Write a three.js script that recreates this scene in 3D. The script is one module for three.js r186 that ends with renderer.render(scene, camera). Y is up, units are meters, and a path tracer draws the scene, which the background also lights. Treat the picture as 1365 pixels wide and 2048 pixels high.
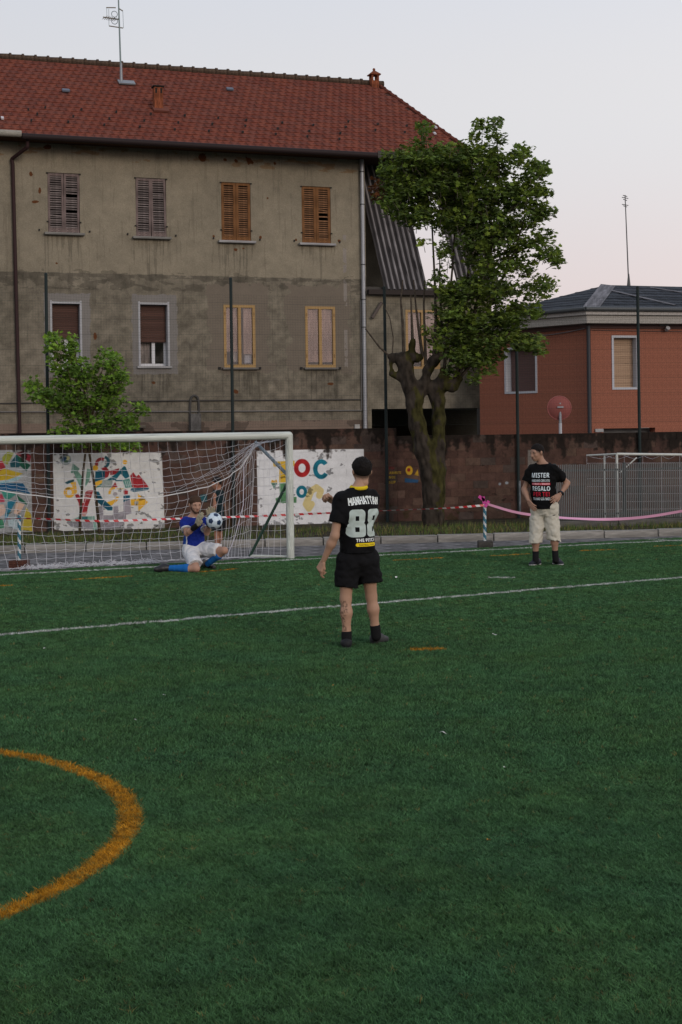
import * as THREE from 'three';
import { mergeGeometries, mergeVertices } from 'three/addons/utils/BufferGeometryUtils.js';
import { ImprovedNoise } from 'three/addons/math/ImprovedNoise.js';
import { RoundedBoxGeometry } from 'three/addons/geometries/RoundedBoxGeometry.js';

// ---------------------------------------------------------------- camera, sky, sun, exposure
const F = 2844, CX = 682.5, HY = 850, ROLL = -0.0135, EYE = 2.0;      // focal length in photo pixels, horizon row, roll, eye height
const scene = new THREE.Scene();
const camera = new THREE.PerspectiveCamera(2 * Math.atan(1024 / F) * 180 / Math.PI, 1365 / 2048, 0.1, 1500);
camera.position.set(0, EYE, 0);
camera.rotation.set(0, 0, ROLL);
camera.setViewOffset(1365, 2048, 0, 1024 - HY, 1365, 2048);
scene.add(camera);

const renderer = new THREE.WebGLRenderer();
renderer.toneMapping = THREE.LinearToneMapping;
renderer.toneMappingExposure = 1;
renderer.shadowMap.enabled = true;

const SUN = new THREE.Vector3(0.62, 0.34, 0.70).normalize();
{ // clear dusk sky: pale blue-grey above, a pinkish band low down, a little brighter towards the set sun
  const W = 512, H = 256, d = new Float32Array(W * H * 4);
  const mix = (a, b, t) => a.map((x, i) => x + (b[i] - x) * t), ss = (a, b, x) => { const t = Math.min(1, Math.max(0, (x - a) / (b - a))); return t * t * (3 - 2 * t); };
  for (let r = 0; r < H; r++) for (let c = 0; c < W; c++) {
    const el = ((r + 0.5) / H - 0.5) * 180, az = ((c + 0.5) / W - 0.5) * 2 * Math.PI;
    const x = Math.cos(az), z = Math.sin(az), sunward = (x * SUN.x + z * SUN.z) / Math.hypot(SUN.x, SUN.z);
    const low = [0.90, 0.745, 0.715], mid = [0.855, 0.835, 0.845], up = [0.735, 0.775, 0.865], zen = [0.42, 0.49, 0.62];
    let k = el < 12 ? mix(low, mid, ss(2, 12, el)) : el < 22 ? mix(mid, up, ss(12, 22, el)) : mix(up, zen, ss(22, 80, el));
    const glow = 1 + (0.24 * sunward + 0.10 * x) * Math.exp(-Math.max(el, 0) / 35);
    k = k.map((v, i) => v * (1 + (glow - 1) * [1.15, 1.0, 0.85][i]));
    if (el < -1) k = [0.05, 0.055, 0.045];
    d.set([...k, 1], (r * W + c) * 4);
  }
  const t = new THREE.DataTexture(d, W, H, THREE.RGBAFormat, THREE.FloatType);
  t.mapping = THREE.EquirectangularReflectionMapping; t.magFilter = THREE.LinearFilter; t.needsUpdate = true;
  scene.background = t; scene.environment = t;
}
const sun = new THREE.DirectionalLight(new THREE.Color(1.0, 0.87, 0.76), 1.05);
sun.position.copy(SUN).multiplyScalar(80); sun.target.position.set(0, 0, -20);
sun.castShadow = true; sun.shadow.radius = 32; sun.shadow.mapSize.set(2048, 2048);
Object.assign(sun.shadow.camera, { left: -45, right: 45, top: 45, bottom: -45, near: 1, far: 200 });
scene.add(sun, sun.target);

// ---------------------------------------------------------------- helpers
let seed = 12345;
const rnd = () => { seed = (seed + 0x6d2b79f5) | 0; let t = Math.imul(seed ^ (seed >>> 15), 1 | seed); t = (t + Math.imul(t ^ (t >>> 7), 61 | t)) ^ t; return ((t ^ (t >>> 14)) >>> 0) / 4294967296; };
const rr = (a, b) => a + (b - a) * rnd();
const pick = (a) => a[Math.floor(rnd() * a.length)];
const clamp = (x, a = 0, b = 1) => Math.min(b, Math.max(a, x));
const smooth = (a, b, x) => { const t = clamp((x - a) / (b - a)); return t * t * (3 - 2 * t); };
const V = (x, y, z) => new THREE.Vector3(x, y, z);
const perlin = new ImprovedNoise();
const n3 = (x, y, z) => perlin.noise(x + 100.3, y + 57.1, z + 31.7);
const fbm = (x, y, z = 0, o = 4) => { let s = 0, a = 0.5, f = 1; for (let i = 0; i < o; i++) { s += a * n3(x * f, y * f, z + i * 7.3); a *= 0.5; f *= 2.03; } return s; };

const cr = Math.cos(ROLL), sr = Math.sin(ROLL);
const ray = (px, py) => { const u = px - CX, v = HY - py; return V((u * cr - v * sr) / F, (u * sr + v * cr) / F, -1); };
const at = (px, py, z) => ray(px, py).multiplyScalar(z).add(V(0, EYE, 0));           // photo pixel at a known distance
const onY = (px, py, y = 0) => { const d = ray(px, py); return d.multiplyScalar((y - EYE) / d.y).add(V(0, EYE, 0)); };  // photo pixel on a level surface
// a vertical plane through two ground points: local x along it, y up, z towards the viewer
function plane(A, B) {
  const d = B.clone().sub(A).setY(0).normalize(), rot = Math.atan2(-d.z, d.x), n = V(Math.sin(rot), 0, Math.cos(rot));
  const hit = (px, py, off = 0) => { const r = ray(px, py), t = (A.clone().addScaledVector(n, off).sub(V(0, EYE, 0)).dot(n)) / r.dot(n); const p = r.multiplyScalar(t).add(V(0, EYE, 0)); return { s: p.clone().sub(A).dot(d), y: p.y, p }; };
  return { A, d, rot, n, hit, world: (s, y, off = 0) => A.clone().addScaledVector(d, s).addScaledVector(n, off).setY(y) };
}

const used = new Map();
function numbered(name) { const k = used.get(name) ?? 0; used.set(name, k + 1); return k ? `${name}_${String(k).padStart(3, '0')}` : name; }
function tag(o, label, category, group, kind) { o.userData.label = label; o.userData.category = category; if (group) o.userData.group = group; if (kind) o.userData.kind = kind; return o; }
function thing(name, pos = V(0, 0, 0), rot = 0) { const g = new THREE.Group(); g.name = numbered(name); g.position.copy(pos); g.rotation.y = rot; scene.add(g); return g; }
function part(name, geo, mat, parent, topLevel) {
  const m = new THREE.Mesh(geo, mat); m.name = parent ? name : numbered(name); m.castShadow = m.receiveShadow = true; (parent ?? scene).add(m); return m;
}
function structure(name, geo, mat) { const m = part(name, geo, mat); m.userData.kind = 'structure'; m.userData.label = undefined; return m; }
const merge = (list) => mergeGeometries(list.map((g) => { g = g.index ? g.toNonIndexed() : g; for (const k of Object.keys(g.attributes)) if (!['position', 'normal', 'uv', 'color'].includes(k)) g.deleteAttribute(k); return g; }));
function box(w, h, d, x = 0, y = 0, z = 0, rz = 0, rx = 0, ry = 0) { const g = new THREE.BoxGeometry(w, h, d); if (rx) g.rotateX(rx); if (rz) g.rotateZ(rz); if (ry) g.rotateY(ry); g.translate(x, y, z); return g; }
function rbox(w, h, d, r, x = 0, y = 0, z = 0) { const g = new RoundedBoxGeometry(w, h, d, 2, r); g.translate(x, y, z); return g; }
function tube(pts, r, n = 6, closed = false, segs) { const c = pts.length === 2 ? new THREE.LineCurve3(pts[0], pts[1]) : new THREE.CatmullRomCurve3(pts, closed, 'centripetal'); return new THREE.TubeGeometry(c, segs ?? (pts.length === 2 ? 1 : pts.length * 4), r, n, closed); }
function rod(a, b, r0, r1 = r0, n = 8) { const d = b.clone().sub(a), L = d.length(), g = new THREE.CylinderGeometry(r1, r0, L, n, 1); g.translate(0, L / 2, 0); g.applyQuaternion(new THREE.Quaternion().setFromUnitVectors(V(0, 1, 0), d.normalize())); g.translate(a.x, a.y, a.z); return g; }
function polyTube(pts, r, n = 6) { return merge(pts.slice(1).map((p, i) => rod(pts[i], p, r, r, n))); }

// ---------------------------------------------------------------- textures and materials
function dataTex(w, h, fn, srgb = true, wrap = THREE.RepeatWrapping) {
  const d = new Uint8Array(w * h * 4);
  for (let y = 0; y < h; y++) for (let x = 0; x < w; x++) { const c = fn(x / w, y / h, x, y); const i = (y * w + x) * 4; d[i] = clamp(c[0], 0, 255); d[i + 1] = clamp(c[1], 0, 255); d[i + 2] = clamp(c[2], 0, 255); d[i + 3] = 255; }
  const t = new THREE.DataTexture(d, w, h); t.magFilter = THREE.LinearFilter; t.minFilter = THREE.LinearMipmapLinearFilter; t.generateMipmaps = true;
  t.wrapS = t.wrapT = wrap; if (srgb) t.colorSpace = THREE.SRGBColorSpace; t.needsUpdate = true; return t;
}
// periodic value noise
function periodic(P, s) { const g = new Float32Array(P * P); let q = seed; seed = s; for (let i = 0; i < P * P; i++) g[i] = rnd(); seed = q; return (u, v) => { const x = ((u % 1) + 1) % 1 * P, y = ((v % 1) + 1) % 1 * P, i = Math.floor(x), j = Math.floor(y), a = x - i, b = y - j, A = a * a * (3 - 2 * a), B = b * b * (3 - 2 * b), G = (m, n) => g[(n % P) * P + (m % P)]; return (G(i, j) * (1 - A) + G(i + 1, j) * A) * (1 - B) + (G(i, j + 1) * (1 - A) + G(i + 1, j + 1) * A) * B; }; }
const pn = [4, 8, 16, 32, 64, 128].map((P, i) => periodic(P, 900 + i * 17));
const pf = (u, v, from = 0, to = 5) => { let s = 0, w = 0, a = 1; for (let i = from; i <= to; i++) { s += a * pn[i](u, v); w += a; a *= 0.6; } return s / w; };
const grain = dataTex(256, 256, (u, v) => { const k = 255 * (0.5 * pf(u, v, 2, 5) + 0.5 * rnd()); return [k, k, k]; }, false);
const lin = (r, g, b) => new THREE.Color().setRGB(r, g, b);
const mat = (c, o = {}) => new THREE.MeshPhysicalMaterial({ color: Array.isArray(c) ? lin(...c) : c, roughness: 0.85, metalness: 0, specularIntensity: (o.roughness ?? 0.85) < 0.56 ? 0.8 : 0.25, ...o });
// colour map that only mottles around white; the base colour stays in .color
const mottle = (lo, hi, rep, from = 0, to = 5) => { const t = dataTex(256, 256, (u, v) => { const k = 255 * (lo + (hi - lo) * clamp((pf(u, v, from, to) - 0.5) * 2.2 + 0.5) + (rnd() - 0.5) * 0.06); return [k, k, k]; }); t.repeat.set(rep, rep); return t; };
const bump = (rep) => { const t = grain.clone(); t.repeat.set(rep, rep); return t; };
const mottleA = mottle(0.72, 1, 0.7), mottleB = mottle(0.6, 1, 1.7), mottleC = mottle(0.8, 1, 4, 2, 5);

function canvas(w, h) { const c = document.createElement('canvas'); c.width = w; c.height = h; return [c, c.getContext('2d')]; }
function canvasTex(c) { const t = new THREE.CanvasTexture(c); t.colorSpace = THREE.SRGBColorSpace; t.magFilter = THREE.LinearFilter; t.wrapS = t.wrapT = THREE.ClampToEdgeWrapping; return t; }
// blades or leaves: plain faces with their own colours
const M = {
  white: mat([0.62, 0.64, 0.60], { roughness: 0.55, map: mottleC }),
  whitePaint: mat([0.7, 0.7, 0.68], { roughness: 0.6 }),
  greyMetal: mat([0.30, 0.32, 0.34], { roughness: 0.5, metalness: 0.4, map: mottleC }),
  darkPole: mat([0.018, 0.026, 0.026], { roughness: 0.6 }),
  greenPaint: mat([0.02, 0.07, 0.05], { roughness: 0.5 }),
  glass: new THREE.MeshPhysicalMaterial({ color: 0xffffff, roughness: 0.04, transmission: 1, thickness: 0, ior: 1.5 }),
  netString: mat([0.60, 0.60, 0.63], { roughness: 0.9 }),
};
// ================================================================ GROUND
const goalA = onY(0, 1151), goalB = onY(1365, 1081);
const goalDir = goalB.clone().sub(goalA).setY(0).normalize(), goalBack = V(goalDir.z, 0, -goalDir.x);           // points away from the pitch
function flat(pts, y, uvScale = 1) { // horizontal sheet, pts are Vector3 in order
  const sh = new THREE.Shape(pts.map((p) => new THREE.Vector2(p.x, -p.z))), g = new THREE.ShapeGeometry(sh); g.rotateX(-Math.PI / 2); g.translate(0, y, 0);
  const uv = g.attributes.uv, ps = g.attributes.position; for (let i = 0; i < uv.count; i++) uv.setXY(i, ps.getX(i) * uvScale, ps.getZ(i) * uvScale); return g;
}
{
  const m = mat([0.10, 0.095, 0.09], { map: mottleB, bumpMap: bump(3), bumpScale: 0.01 });
  structure('ground', flat([V(-300, 0, 60), V(300, 0, 60), V(300, 0, -400), V(-300, 0, -400)], -0.05), m);
}
const edgeOff = 0.42;
const eA = goalA.clone().addScaledVector(goalBack, edgeOff), eB = goalB.clone().addScaledVector(goalBack, edgeOff);
const edgeZ = (x) => eA.z + (eB.z - eA.z) * (x - eA.x) / (eB.x - eA.x);
const turfBase = dataTex(512, 512, (u, v) => { const k = 0.75 + 0.5 * (pf(u, v, 1, 5) - 0.5) + (rnd() - 0.5) * 0.5; return [48 * k, 80 * k, 48 * k]; });
turfBase.repeat.set(0.5, 0.5);
structure('turf', flat([V(-30, 0, 25), V(40, 0, 25), V(40, 0, edgeZ(40)), V(-30, 0, edgeZ(-30))], 0), mat([0.9, 0.9, 0.9], { map: turfBase, roughness: 1 }));
{ // worn paved strip between pitch and kerb
  const m = mat([0.26, 0.25, 0.25], { map: mottleB, bumpMap: bump(6), bumpScale: 0.006, roughness: 0.95 });
  structure('paved_track', flat([V(-30, 0, edgeZ(-30) + 0.3), V(40, 0, edgeZ(40) + 0.3), V(40, 0, -40), V(-30, 0, -24)], -0.014), m);
}
// markings: distance tests reused for the turf blades
const penA = onY(0, 1271), penB = onY(1365, 1156);
const arcC = V(-3.155, 0, -6.97), arcR = 2.07;
const segDist = (x, z, A, B) => { const dx = B.x - A.x, dz = B.z - A.z, t = clamp(((x - A.x) * dx + (z - A.z) * dz) / (dx * dx + dz * dz)); return Math.hypot(x - A.x - dx * t, z - A.z - dz * t); };
const ext = (A, B, k) => [A.clone().lerp(B, -k), B.clone().lerp(A, -k)];
const whiteLines = [[...ext(goalA, goalB, 0.6), 0.055], [...ext(penA, penB, 0.5), 0.05], [onY(988, 1156.5), onY(1022, 1156.5), 0.055], [onY(1300, 1080), onY(1365, 1083), 0.05]];
const orangeLines = [[onY(150, 1160), onY(262, 1154), 0.035], [onY(832, 1302), onY(880, 1301.5), 0.055], [onY(790, 1122), onY(885, 1117), 0.035], [onY(985, 1113), onY(1060, 1109), 0.035], [onY(1156, 1103), onY(1230, 1100), 0.035], [onY(0, 1173), onY(22, 1172), 0.035], [onY(402, 1145), onY(470, 1139), 0.04], [onY(1310, 1094), onY(1365, 1092), 0.03]];
const lineColour = (x, z, j) => {
  for (const [A, B, w] of whiteLines) if (segDist(x, z, A, B) < w + j) return 1;
  if (Math.abs(Math.hypot(x - arcC.x, z - arcC.z) - arcR) < 0.056 + j) return 2;
  for (const [A, B, w] of orangeLines) if (segDist(x, z, A, B) < w + j) return 2;
  return 0;
};
{ // dyed strips of the carpet under the blades
  const strip = (A, B, w) => { const d = B.clone().sub(A).normalize(), n = V(d.z, 0, -d.x).multiplyScalar(w); return flat([A.clone().add(n), B.clone().add(n), B.clone().sub(n), A.clone().sub(n)], 0.004); };
  const wm = mat([0.42, 0.45, 0.43], { map: mottleB, roughness: 1 }), om = mat([0.30, 0.14, 0.012], { map: mottleB, roughness: 1 });
  const names = ['goal_line', 'area_line', 'spot_marking', 'corner_line'];
  whiteLines.forEach(([A, B, w], i) => structure(names[i], strip(A, B, w), wm));
  const ring = new THREE.RingGeometry(arcR - 0.054, arcR + 0.054, 96, 1); ring.rotateX(-Math.PI / 2); ring.translate(arcC.x, 0.004, arcC.z);
  structure('circle_line', ring, om);
  orangeLines.forEach(([A, B, w]) => structure('dash_line', strip(A, B, w * 0.9), om));
}
function tuftGeometry(n, h, w, spread) {
  const P = [], I = [];
  for (let k = 0; k < n; k++) {
    const a = k / n * 6.283 + rr(-0.4, 0.4), r = spread * Math.sqrt(rnd()), x = Math.cos(a) * r, z = Math.sin(a) * r, b = rr(0, 6.283), wx = Math.cos(b) * w, wz = Math.sin(b) * w, L = rr(0.5, 1.15) * h, c = rr(0, 6.283), q = rr(0.35, 1.05) * L;
    const o = P.length / 3;
    P.push(x - wx, -0.002, z - wz, x + wx, -0.002, z + wz, x + Math.cos(c) * q * 0.35 - wx * 0.9, L * 0.6, z + Math.sin(c) * q * 0.35 - wz * 0.9, x + Math.cos(c) * q * 0.35 + wx * 0.9, L * 0.6, z + Math.sin(c) * q * 0.35 + wz * 0.9, x + Math.cos(c) * q, L * 0.95, z + Math.sin(c) * q);
    I.push(o, o + 1, o + 3, o, o + 3, o + 2, o + 2, o + 3, o + 4);
  }
  const g = new THREE.BufferGeometry(); g.setAttribute('position', new THREE.Float32BufferAttribute(P, 3)); g.setIndex(I); g.computeVertexNormals(); return g;
}
{
  const bladeMat = mat([1, 1, 1], { roughness: 0.6, specularIntensity: 0.3, side: THREE.DoubleSide });
  const zones = [[3.8, 8, 7600, tuftGeometry(8, 0.026, 0.0011, 0.013), 0.004], [8, 13, 4000, tuftGeometry(8, 0.027, 0.0016, 0.017), 0.004], [13, 25.5, 2000, tuftGeometry(9, 0.021, 0.0024, 0.024), 0.0]];
  const mtx = new THREE.Matrix4(), q = new THREE.Quaternion(), e = new THREE.Euler(), col = new THREE.Color();
  for (const [z0, z1, dens, geo, jit] of zones) {
    const spots = [];
    const xl = (z) => -(0.243 * z + 1.0), xr = (z) => 0.243 * z + 1.0;
    const za0 = z0 < 4 ? z0 : z0 - 1.2, zb0 = z1 > 20 ? z1 : z1 + 1.2, steps = Math.ceil((zb0 - za0) / 0.1);
    for (let i = 0; i < steps; i++) {
      const za = za0 + (zb0 - za0) * i / steps, zb = za0 + (zb0 - za0) * (i + 1) / steps, w = xr(zb) - xl(zb), n = Math.round(w * (zb - za) * dens);
      for (let k = 0; k < n; k++) { const x = xl(zb) + rnd() * w, z = -(za + rnd() * (zb - za)); if (z < edgeZ(x)) continue; const wgt = (z0 < 4 ? 1 : smooth(z0 - 1.2, z0 + 1.2, -z)) * (z1 > 20 ? 1 : 1 - smooth(z1 - 1.2, z1 + 1.2, -z)); if (rnd() > wgt) continue; spots.push(x, z); }
    }
    const N = spots.length / 2, im = new THREE.InstancedMesh(geo, bladeMat, N);
    im.name = numbered('turf_blades'); im.userData.kind = 'stuff'; im.castShadow = im.receiveShadow = true;
    for (let k = 0; k < N; k++) {
      const x = spots[k * 2], z = spots[k * 2 + 1], s = rr(0.75, 1.25);
      q.setFromEuler(e.set(rr(-0.25, 0.25), rr(0, 6.283), rr(-0.25, 0.25)));
      mtx.compose(V(x, 0.001, z), q, V(s, s * (0.85 + 0.5 * fbm(x * 2.1, z * 2.1, 3, 2)), s)); im.setMatrixAt(k, mtx);
      const L = lineColour(x, z, rr(-jit, jit) * 3), p = fbm(x * 0.9, z * 1.4, 0, 2), p2 = fbm(x * 6, z * 6, 9, 2), b = (1 + 0.28 * p + 0.6 * p2) * rr(0.45, 1.65);
      if (L === 1 && rnd() < 0.93) col.setRGB(0.42 * b, 0.44 * b, 0.42 * b);
      else if (L === 2 && rnd() < 0.95) col.setRGB(0.38 * b, 0.18 * b, 0.013 * b);
      else { const y = fbm(x * 1.7 + 40, z * 1.7, 5, 2), dry = rnd() < 0.005 + 0.03 * Math.max(0, y); if (dry) col.setRGB(0.16 * b, 0.12 * b, 0.04 * b); else col.setRGB((0.047 + 0.010 * y) * b, (0.117 + 0.006 * y) * b, (0.043 - 0.008 * y) * b); }
      im.setColorAt(k, col);
    }
    scene.add(im);
    tag(im, z0 < 4 ? 'short dark green synthetic turf blades around the orange arc' : z0 < 9 ? 'short green synthetic turf blades around the striker' : 'short green synthetic turf blades along the white lines', 'turf', null, 'stuff');
  }
}
// scraps of paper and dry leaves lying on the turf
{
  const pm = mat([0.55, 0.55, 0.52], { side: THREE.DoubleSide }), lm = mat([0.32, 0.15, 0.03], { side: THREE.DoubleSide });
  const scraps = [[887, 1472, 0.045, 0, 'small crumpled white paper scrap lying on open turf'], [793, 1157, 0.05, 0, 'white paper scrap on turf behind the striker'], [978, 1686, 0.03, 1, 'curled yellow leaf lying on open turf'], [990, 1273, 0.04, 0, 'thin white paper strip on turf beside the orange dash'], [271, 1444, 0.022, 0, 'tiny white scrap on turf above the orange arc'], [666, 1375, 0.025, 1, 'orange dry leaf on turf near the striker'], [329, 1394, 0.02, 0, 'tiny white scrap on turf left of the striker'], [1010, 1540, 0.02, 0, 'thin white thread scrap on open turf'], [90, 1300, 0.03, 0, 'small white scrap below the white area line']];
  for (const [px, py, s0, leaf, label] of scraps) { const s = s0 * 0.7;
    const g = new THREE.PlaneGeometry(s * 1.6, s * 0.8, 6, 3), p = g.attributes.position;
    for (let i = 0; i < p.count; i++) { const x = p.getX(i), y = p.getY(i); p.setXYZ(i, x + rr(-1, 1) * s * 0.06, y * (leaf ? 1 - Math.pow(Math.abs(x) / (s * 0.9), 2) : 1), s * 0.25 * Math.sin(x / s * 3 + px) + rr(0, 0.12) * s); }
    g.rotateX(-Math.PI / 2 + 0.15); g.rotateY(rr(0, 3)); g.computeVertexNormals(); g.computeBoundingBox(); g.translate(0, -g.boundingBox.min.y, 0);
    const m = part(leaf ? 'dry_leaf' : 'paper_scrap', g, leaf ? lm : pm); m.position.copy(onY(px, py, 0)).y = 0.012; tag(m, label, leaf ? 'leaf' : 'litter');
  }
}
// ---------------------------------------------------------------- kerb and verge
const K = plane(onY(-200, 1113, -0.014), onY(1365, 1072, -0.014));
const verge0 = 0.09;
{
  const kerb = thing('kerb', K.A.clone().setY(-0.03), K.rot); kerb.userData.kind = 'structure'; tag(kerb, 'row of pale grey concrete kerb stones along the verge', 'kerb');
  const mats = [0.36, 0.40, 0.33].map((v) => mat([v, v * 0.96, v * 0.88], { map: mottleA, bumpMap: bump(5), bumpScale: 0.004 }));
  const L = K.hit(1365, 1070).s + 2.5, n = Math.ceil(L / 0.98), geos = [0, 1].map(() => rbox(0.965, 0.145, 0.14, 0.018, 0, 0.0725, -0.07));
  for (let i = 0; i < n; i++) { const m = part('kerb_stone', geos[i % 2], pick(mats), kerb); m.position.set(i * 0.98 + 0.49, rr(-0.008, 0.006), rr(-0.008, 0.008)); m.rotation.z = rr(-0.006, 0.006); }
}
const W0 = at(0, 900, 26.3), W1 = at(1365, 900, 29.2);
const W = plane(W0.setY(0), W1.setY(0));
{
  const k = (s, off) => K.world(s, 0, off), e0 = -0.2, e1 = K.hit(1365, 1070).s + 3;
  const soil = mat([0.10, 0.085, 0.055], { map: mottleB, bumpMap: bump(2.5), bumpScale: 0.02, roughness: 1 });
  structure('verge', flat([k(e0, -0.13), k(e1, -0.13), W.world(16, 0, -0.3), W.world(-2.5, 0, -0.3)], verge0), soil);
  structure('street', flat([W.world(-40, 0, -0.25), W.world(40, 0, -0.25), W.world(40, 0, -40), W.world(-40, 0, -40)], -0.02), mat([0.12, 0.12, 0.12], { map: mottleB }));
  // rough grass
  const P = [], C = [];
  for (let i = 0; i < 15000; i++) {
    const s = rr(e0, e1 - 1.5), base = K.world(s, 0, -0.14), ws = W.hit(0, 900), t = Math.pow(rnd(), 1.1);
    const far = base.clone().addScaledVector(K.n, -2.2 * t); const sW = far.clone().sub(W.A).dot(W.d), dW = far.clone().sub(W.A).dot(W.n);
    if (dW < 0.1) continue;
    const dens = 0.5 + fbm(far.x * 0.8, far.z * 0.8, 2, 3) * 1.4; if (rnd() > dens) continue;
    const nearWall = Math.exp(-dW / 0.35), h = rr(0.04, 0.13) + nearWall * rr(0, 0.22) * (fbm(far.x * 1.3, 4, 7, 2) > 0 ? 1 : 0.3), a = rr(0, 6.28), w = rr(0.004, 0.009), lx = rr(-0.5, 0.5) * h, lz = rr(-0.5, 0.5) * h;
    P.push(far.x - Math.cos(a) * w, verge0, far.z - Math.sin(a) * w, far.x + Math.cos(a) * w, verge0, far.z + Math.sin(a) * w, far.x + lx, verge0 + h, far.z + lz);
    const b = rr(0.6, 1.3), y = rnd() < 0.35 ? 1 : 0; for (let q = 0; q < 3; q++) C.push((y ? 0.15 : 0.075) * b, (y ? 0.13 : 0.11) * b, (y ? 0.05 : 0.03) * b);
  }
  const g = new THREE.BufferGeometry(); g.setAttribute('position', new THREE.Float32BufferAttribute(P, 3)); g.setAttribute('color', new THREE.Float32BufferAttribute(C, 3)); g.computeVertexNormals();
  const m = part('verge_grass', g, mat([1, 1, 1], { vertexColors: true, side: THREE.DoubleSide, roughness: 1 })); tag(m, 'rough half dry grass growing along the foot of the wall', 'grass', null, 'stuff');
}
// ================================================================ BOUNDARY WALL with painted panels
{
  const s0 = W.hit(-210, 900).s, sStep = W.hit(794, 900).s, s1 = W.hit(1560, 900).s, H = 2.0, bw = 0.312;
  const PPM = Math.min(150, 2040 / (s1 - s0)), [cv, c] = canvas(Math.round((s1 - s0) * PPM), Math.round(H * PPM));
  const X = (s) => (s - s0) * PPM, Y = (y) => (H - y) * PPM;
  const wp = (px, py) => { const h = W.hit(px, py); return [X(h.s), Y(h.y)]; };
  const poly = (pts, col) => { c.fillStyle = col; c.beginPath(); pts.forEach(([x, y], i) => { const p = wp(x, y); i ? c.lineTo(...p) : c.moveTo(...p); }); c.closePath(); c.fill(); };
  const path = (pts, col, wpx, cap = 'butt') => { c.strokeStyle = col; c.lineWidth = wpx / 109 * PPM; c.lineCap = cap; c.lineJoin = 'round'; c.beginPath(); pts.forEach(([x, y], i) => { const p = wp(x, y); i ? c.lineTo(...p) : c.moveTo(...p); }); c.stroke(); };
  const ell = (px, py, rx, ry, col) => { const [x, y] = wp(px, py), k = PPM / 107; c.fillStyle = col; c.beginPath(); c.ellipse(x, y, rx * k, ry * k, 0, 0, 7); c.fill(); };
  const arc = (px, py, r, w, a0, a1, col, sy = 1) => { const [x, y] = wp(px, py), k = PPM / 107; c.strokeStyle = col; c.lineWidth = w * k; c.lineCap = 'butt'; c.beginPath(); c.ellipse(x, y, r * k, r * k * sy, 0, a0, a1); c.stroke(); };
  // bare blocks: brownish, each with its own tone
  const course = (sec) => (sec ? (1.77 - 0.09) / 11 : (1.93 - 0.09) / 12);
  const blocks = [];
  for (const sec of [0, 1]) { const ch = course(sec), rows = sec ? 11 : 12, a = sec ? sStep : s0, b = sec ? s1 : sStep; for (let r = 0; r < rows; r++) { let s = a - (r % 2 ? bw / 2 : 0); for (; s < b - 0.03; s += bw) { const l = Math.max(a, s), e = Math.min(b, s + bw); if (e - l > 0.04) blocks.push({ sec, r, l, e, y: 0.09 + r * ch, h: ch }); } } }
  c.fillStyle = '#453832'; c.fillRect(0, 0, cv.width, cv.height);
  for (const b of blocks) { const t = rr(0.80, 0.94), k = rnd(), col = k < 0.6 ? [88, 66, 58] : k < 0.85 ? [96, 76, 66] : [84, 72, 66]; c.fillStyle = `rgb(${col.map((v) => Math.round(v * t)).join()})`; c.fillRect(X(b.l), Y(b.y + b.h), (b.e - b.l) * PPM, b.h * PPM); }
  // left-hand geometric mural
  const L = (x, y) => [x / 3.9, 850 + y / 3.9];
  const Lp = (col, ...p) => poly(p.map(([x, y]) => L(x, y)), col);
  poly([[-70, 900], [62, 900], [66, 1075], [-70, 1080]], '#8d8f8f');
  Lp('#7a7f35', [20, 250], [60, 210], [110, 220], [60, 310], [20, 290]); Lp('#7b2b33', [120, 225], [190, 200], [245, 240], [235, 290], [190, 262]);
  Lp('#234a52', [80, 300], [130, 230], [185, 275], [150, 330], [85, 330]); Lp('#1f4a3a', [130, 230], [240, 315], [205, 360], [160, 320]); Lp('#92323a', [-60, 300], [20, 280], [45, 330], [10, 390], [-60, 380]);
  Lp('#a8902c', [-60, 400], [30, 340], [180, 380], [60, 430], [-60, 440]); Lp('#7f9aa0', [-20, 450], [180, 395], [130, 440], [10, 460]);
  Lp('#1c4a6a', [-60, 470], [20, 455], [180, 455], [240, 540], [150, 520], [-60, 500]); Lp('#3d7f72', [10, 510], [130, 540], [60, 590], [30, 560]); Lp('#95414f', [-60, 550], [20, 540], [40, 600], [-60, 610]);
  Lp('#bfa596', [-40, 620], [30, 620], [55, 680], [0, 720], [-40, 700]); Lp('#2c6f86', [60, 600], [130, 585], [70, 700], [35, 770], [45, 680]); Lp('#27604a', [130, 545], [200, 600], [215, 625], [150, 590]); Lp('#c4a692', [130, 600], [195, 620], [150, 700], [110, 690]);
  Lp('#a8973a', [205, 640], [245, 700], [255, 830], [165, 820], [185, 730]); Lp('#3f7a5c', [-60, 740], [20, 730], [40, 800], [-60, 820]); Lp('#9fb0b4', [60, 720], [160, 720], [150, 820], [70, 800]);
  // white panel with letters and shapes
  const Q = (x, y) => [100 + x / 5.6875, 890 + y / 5.6875], q = (col, ...p) => poly(p.map(([x, y]) => Q(x, y)), col);
  q('#cdcdca', [35, 95], [1275, 88], [1310, 960], [1280, 1060], [180, 1060], [175, 985], [50, 960]);
  q('#6f9484', [262, 208], [342, 272], [318, 296], [362, 350], [372, 480], [362, 520], [318, 420], [272, 318], [238, 322]); q('#6f9484', [425, 270], [470, 280], [452, 400], [412, 470], [400, 470]);
  q('#d8a73c', [230, 425], [295, 420], [310, 530], [300, 560], [255, 545], [258, 470]); arc(...Q(222, 540), 8, 6, 0, 7, '#d8a73c'); q('#2d5560', [170, 430], [215, 405], [278, 392], [276, 415], [200, 445]);
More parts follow.
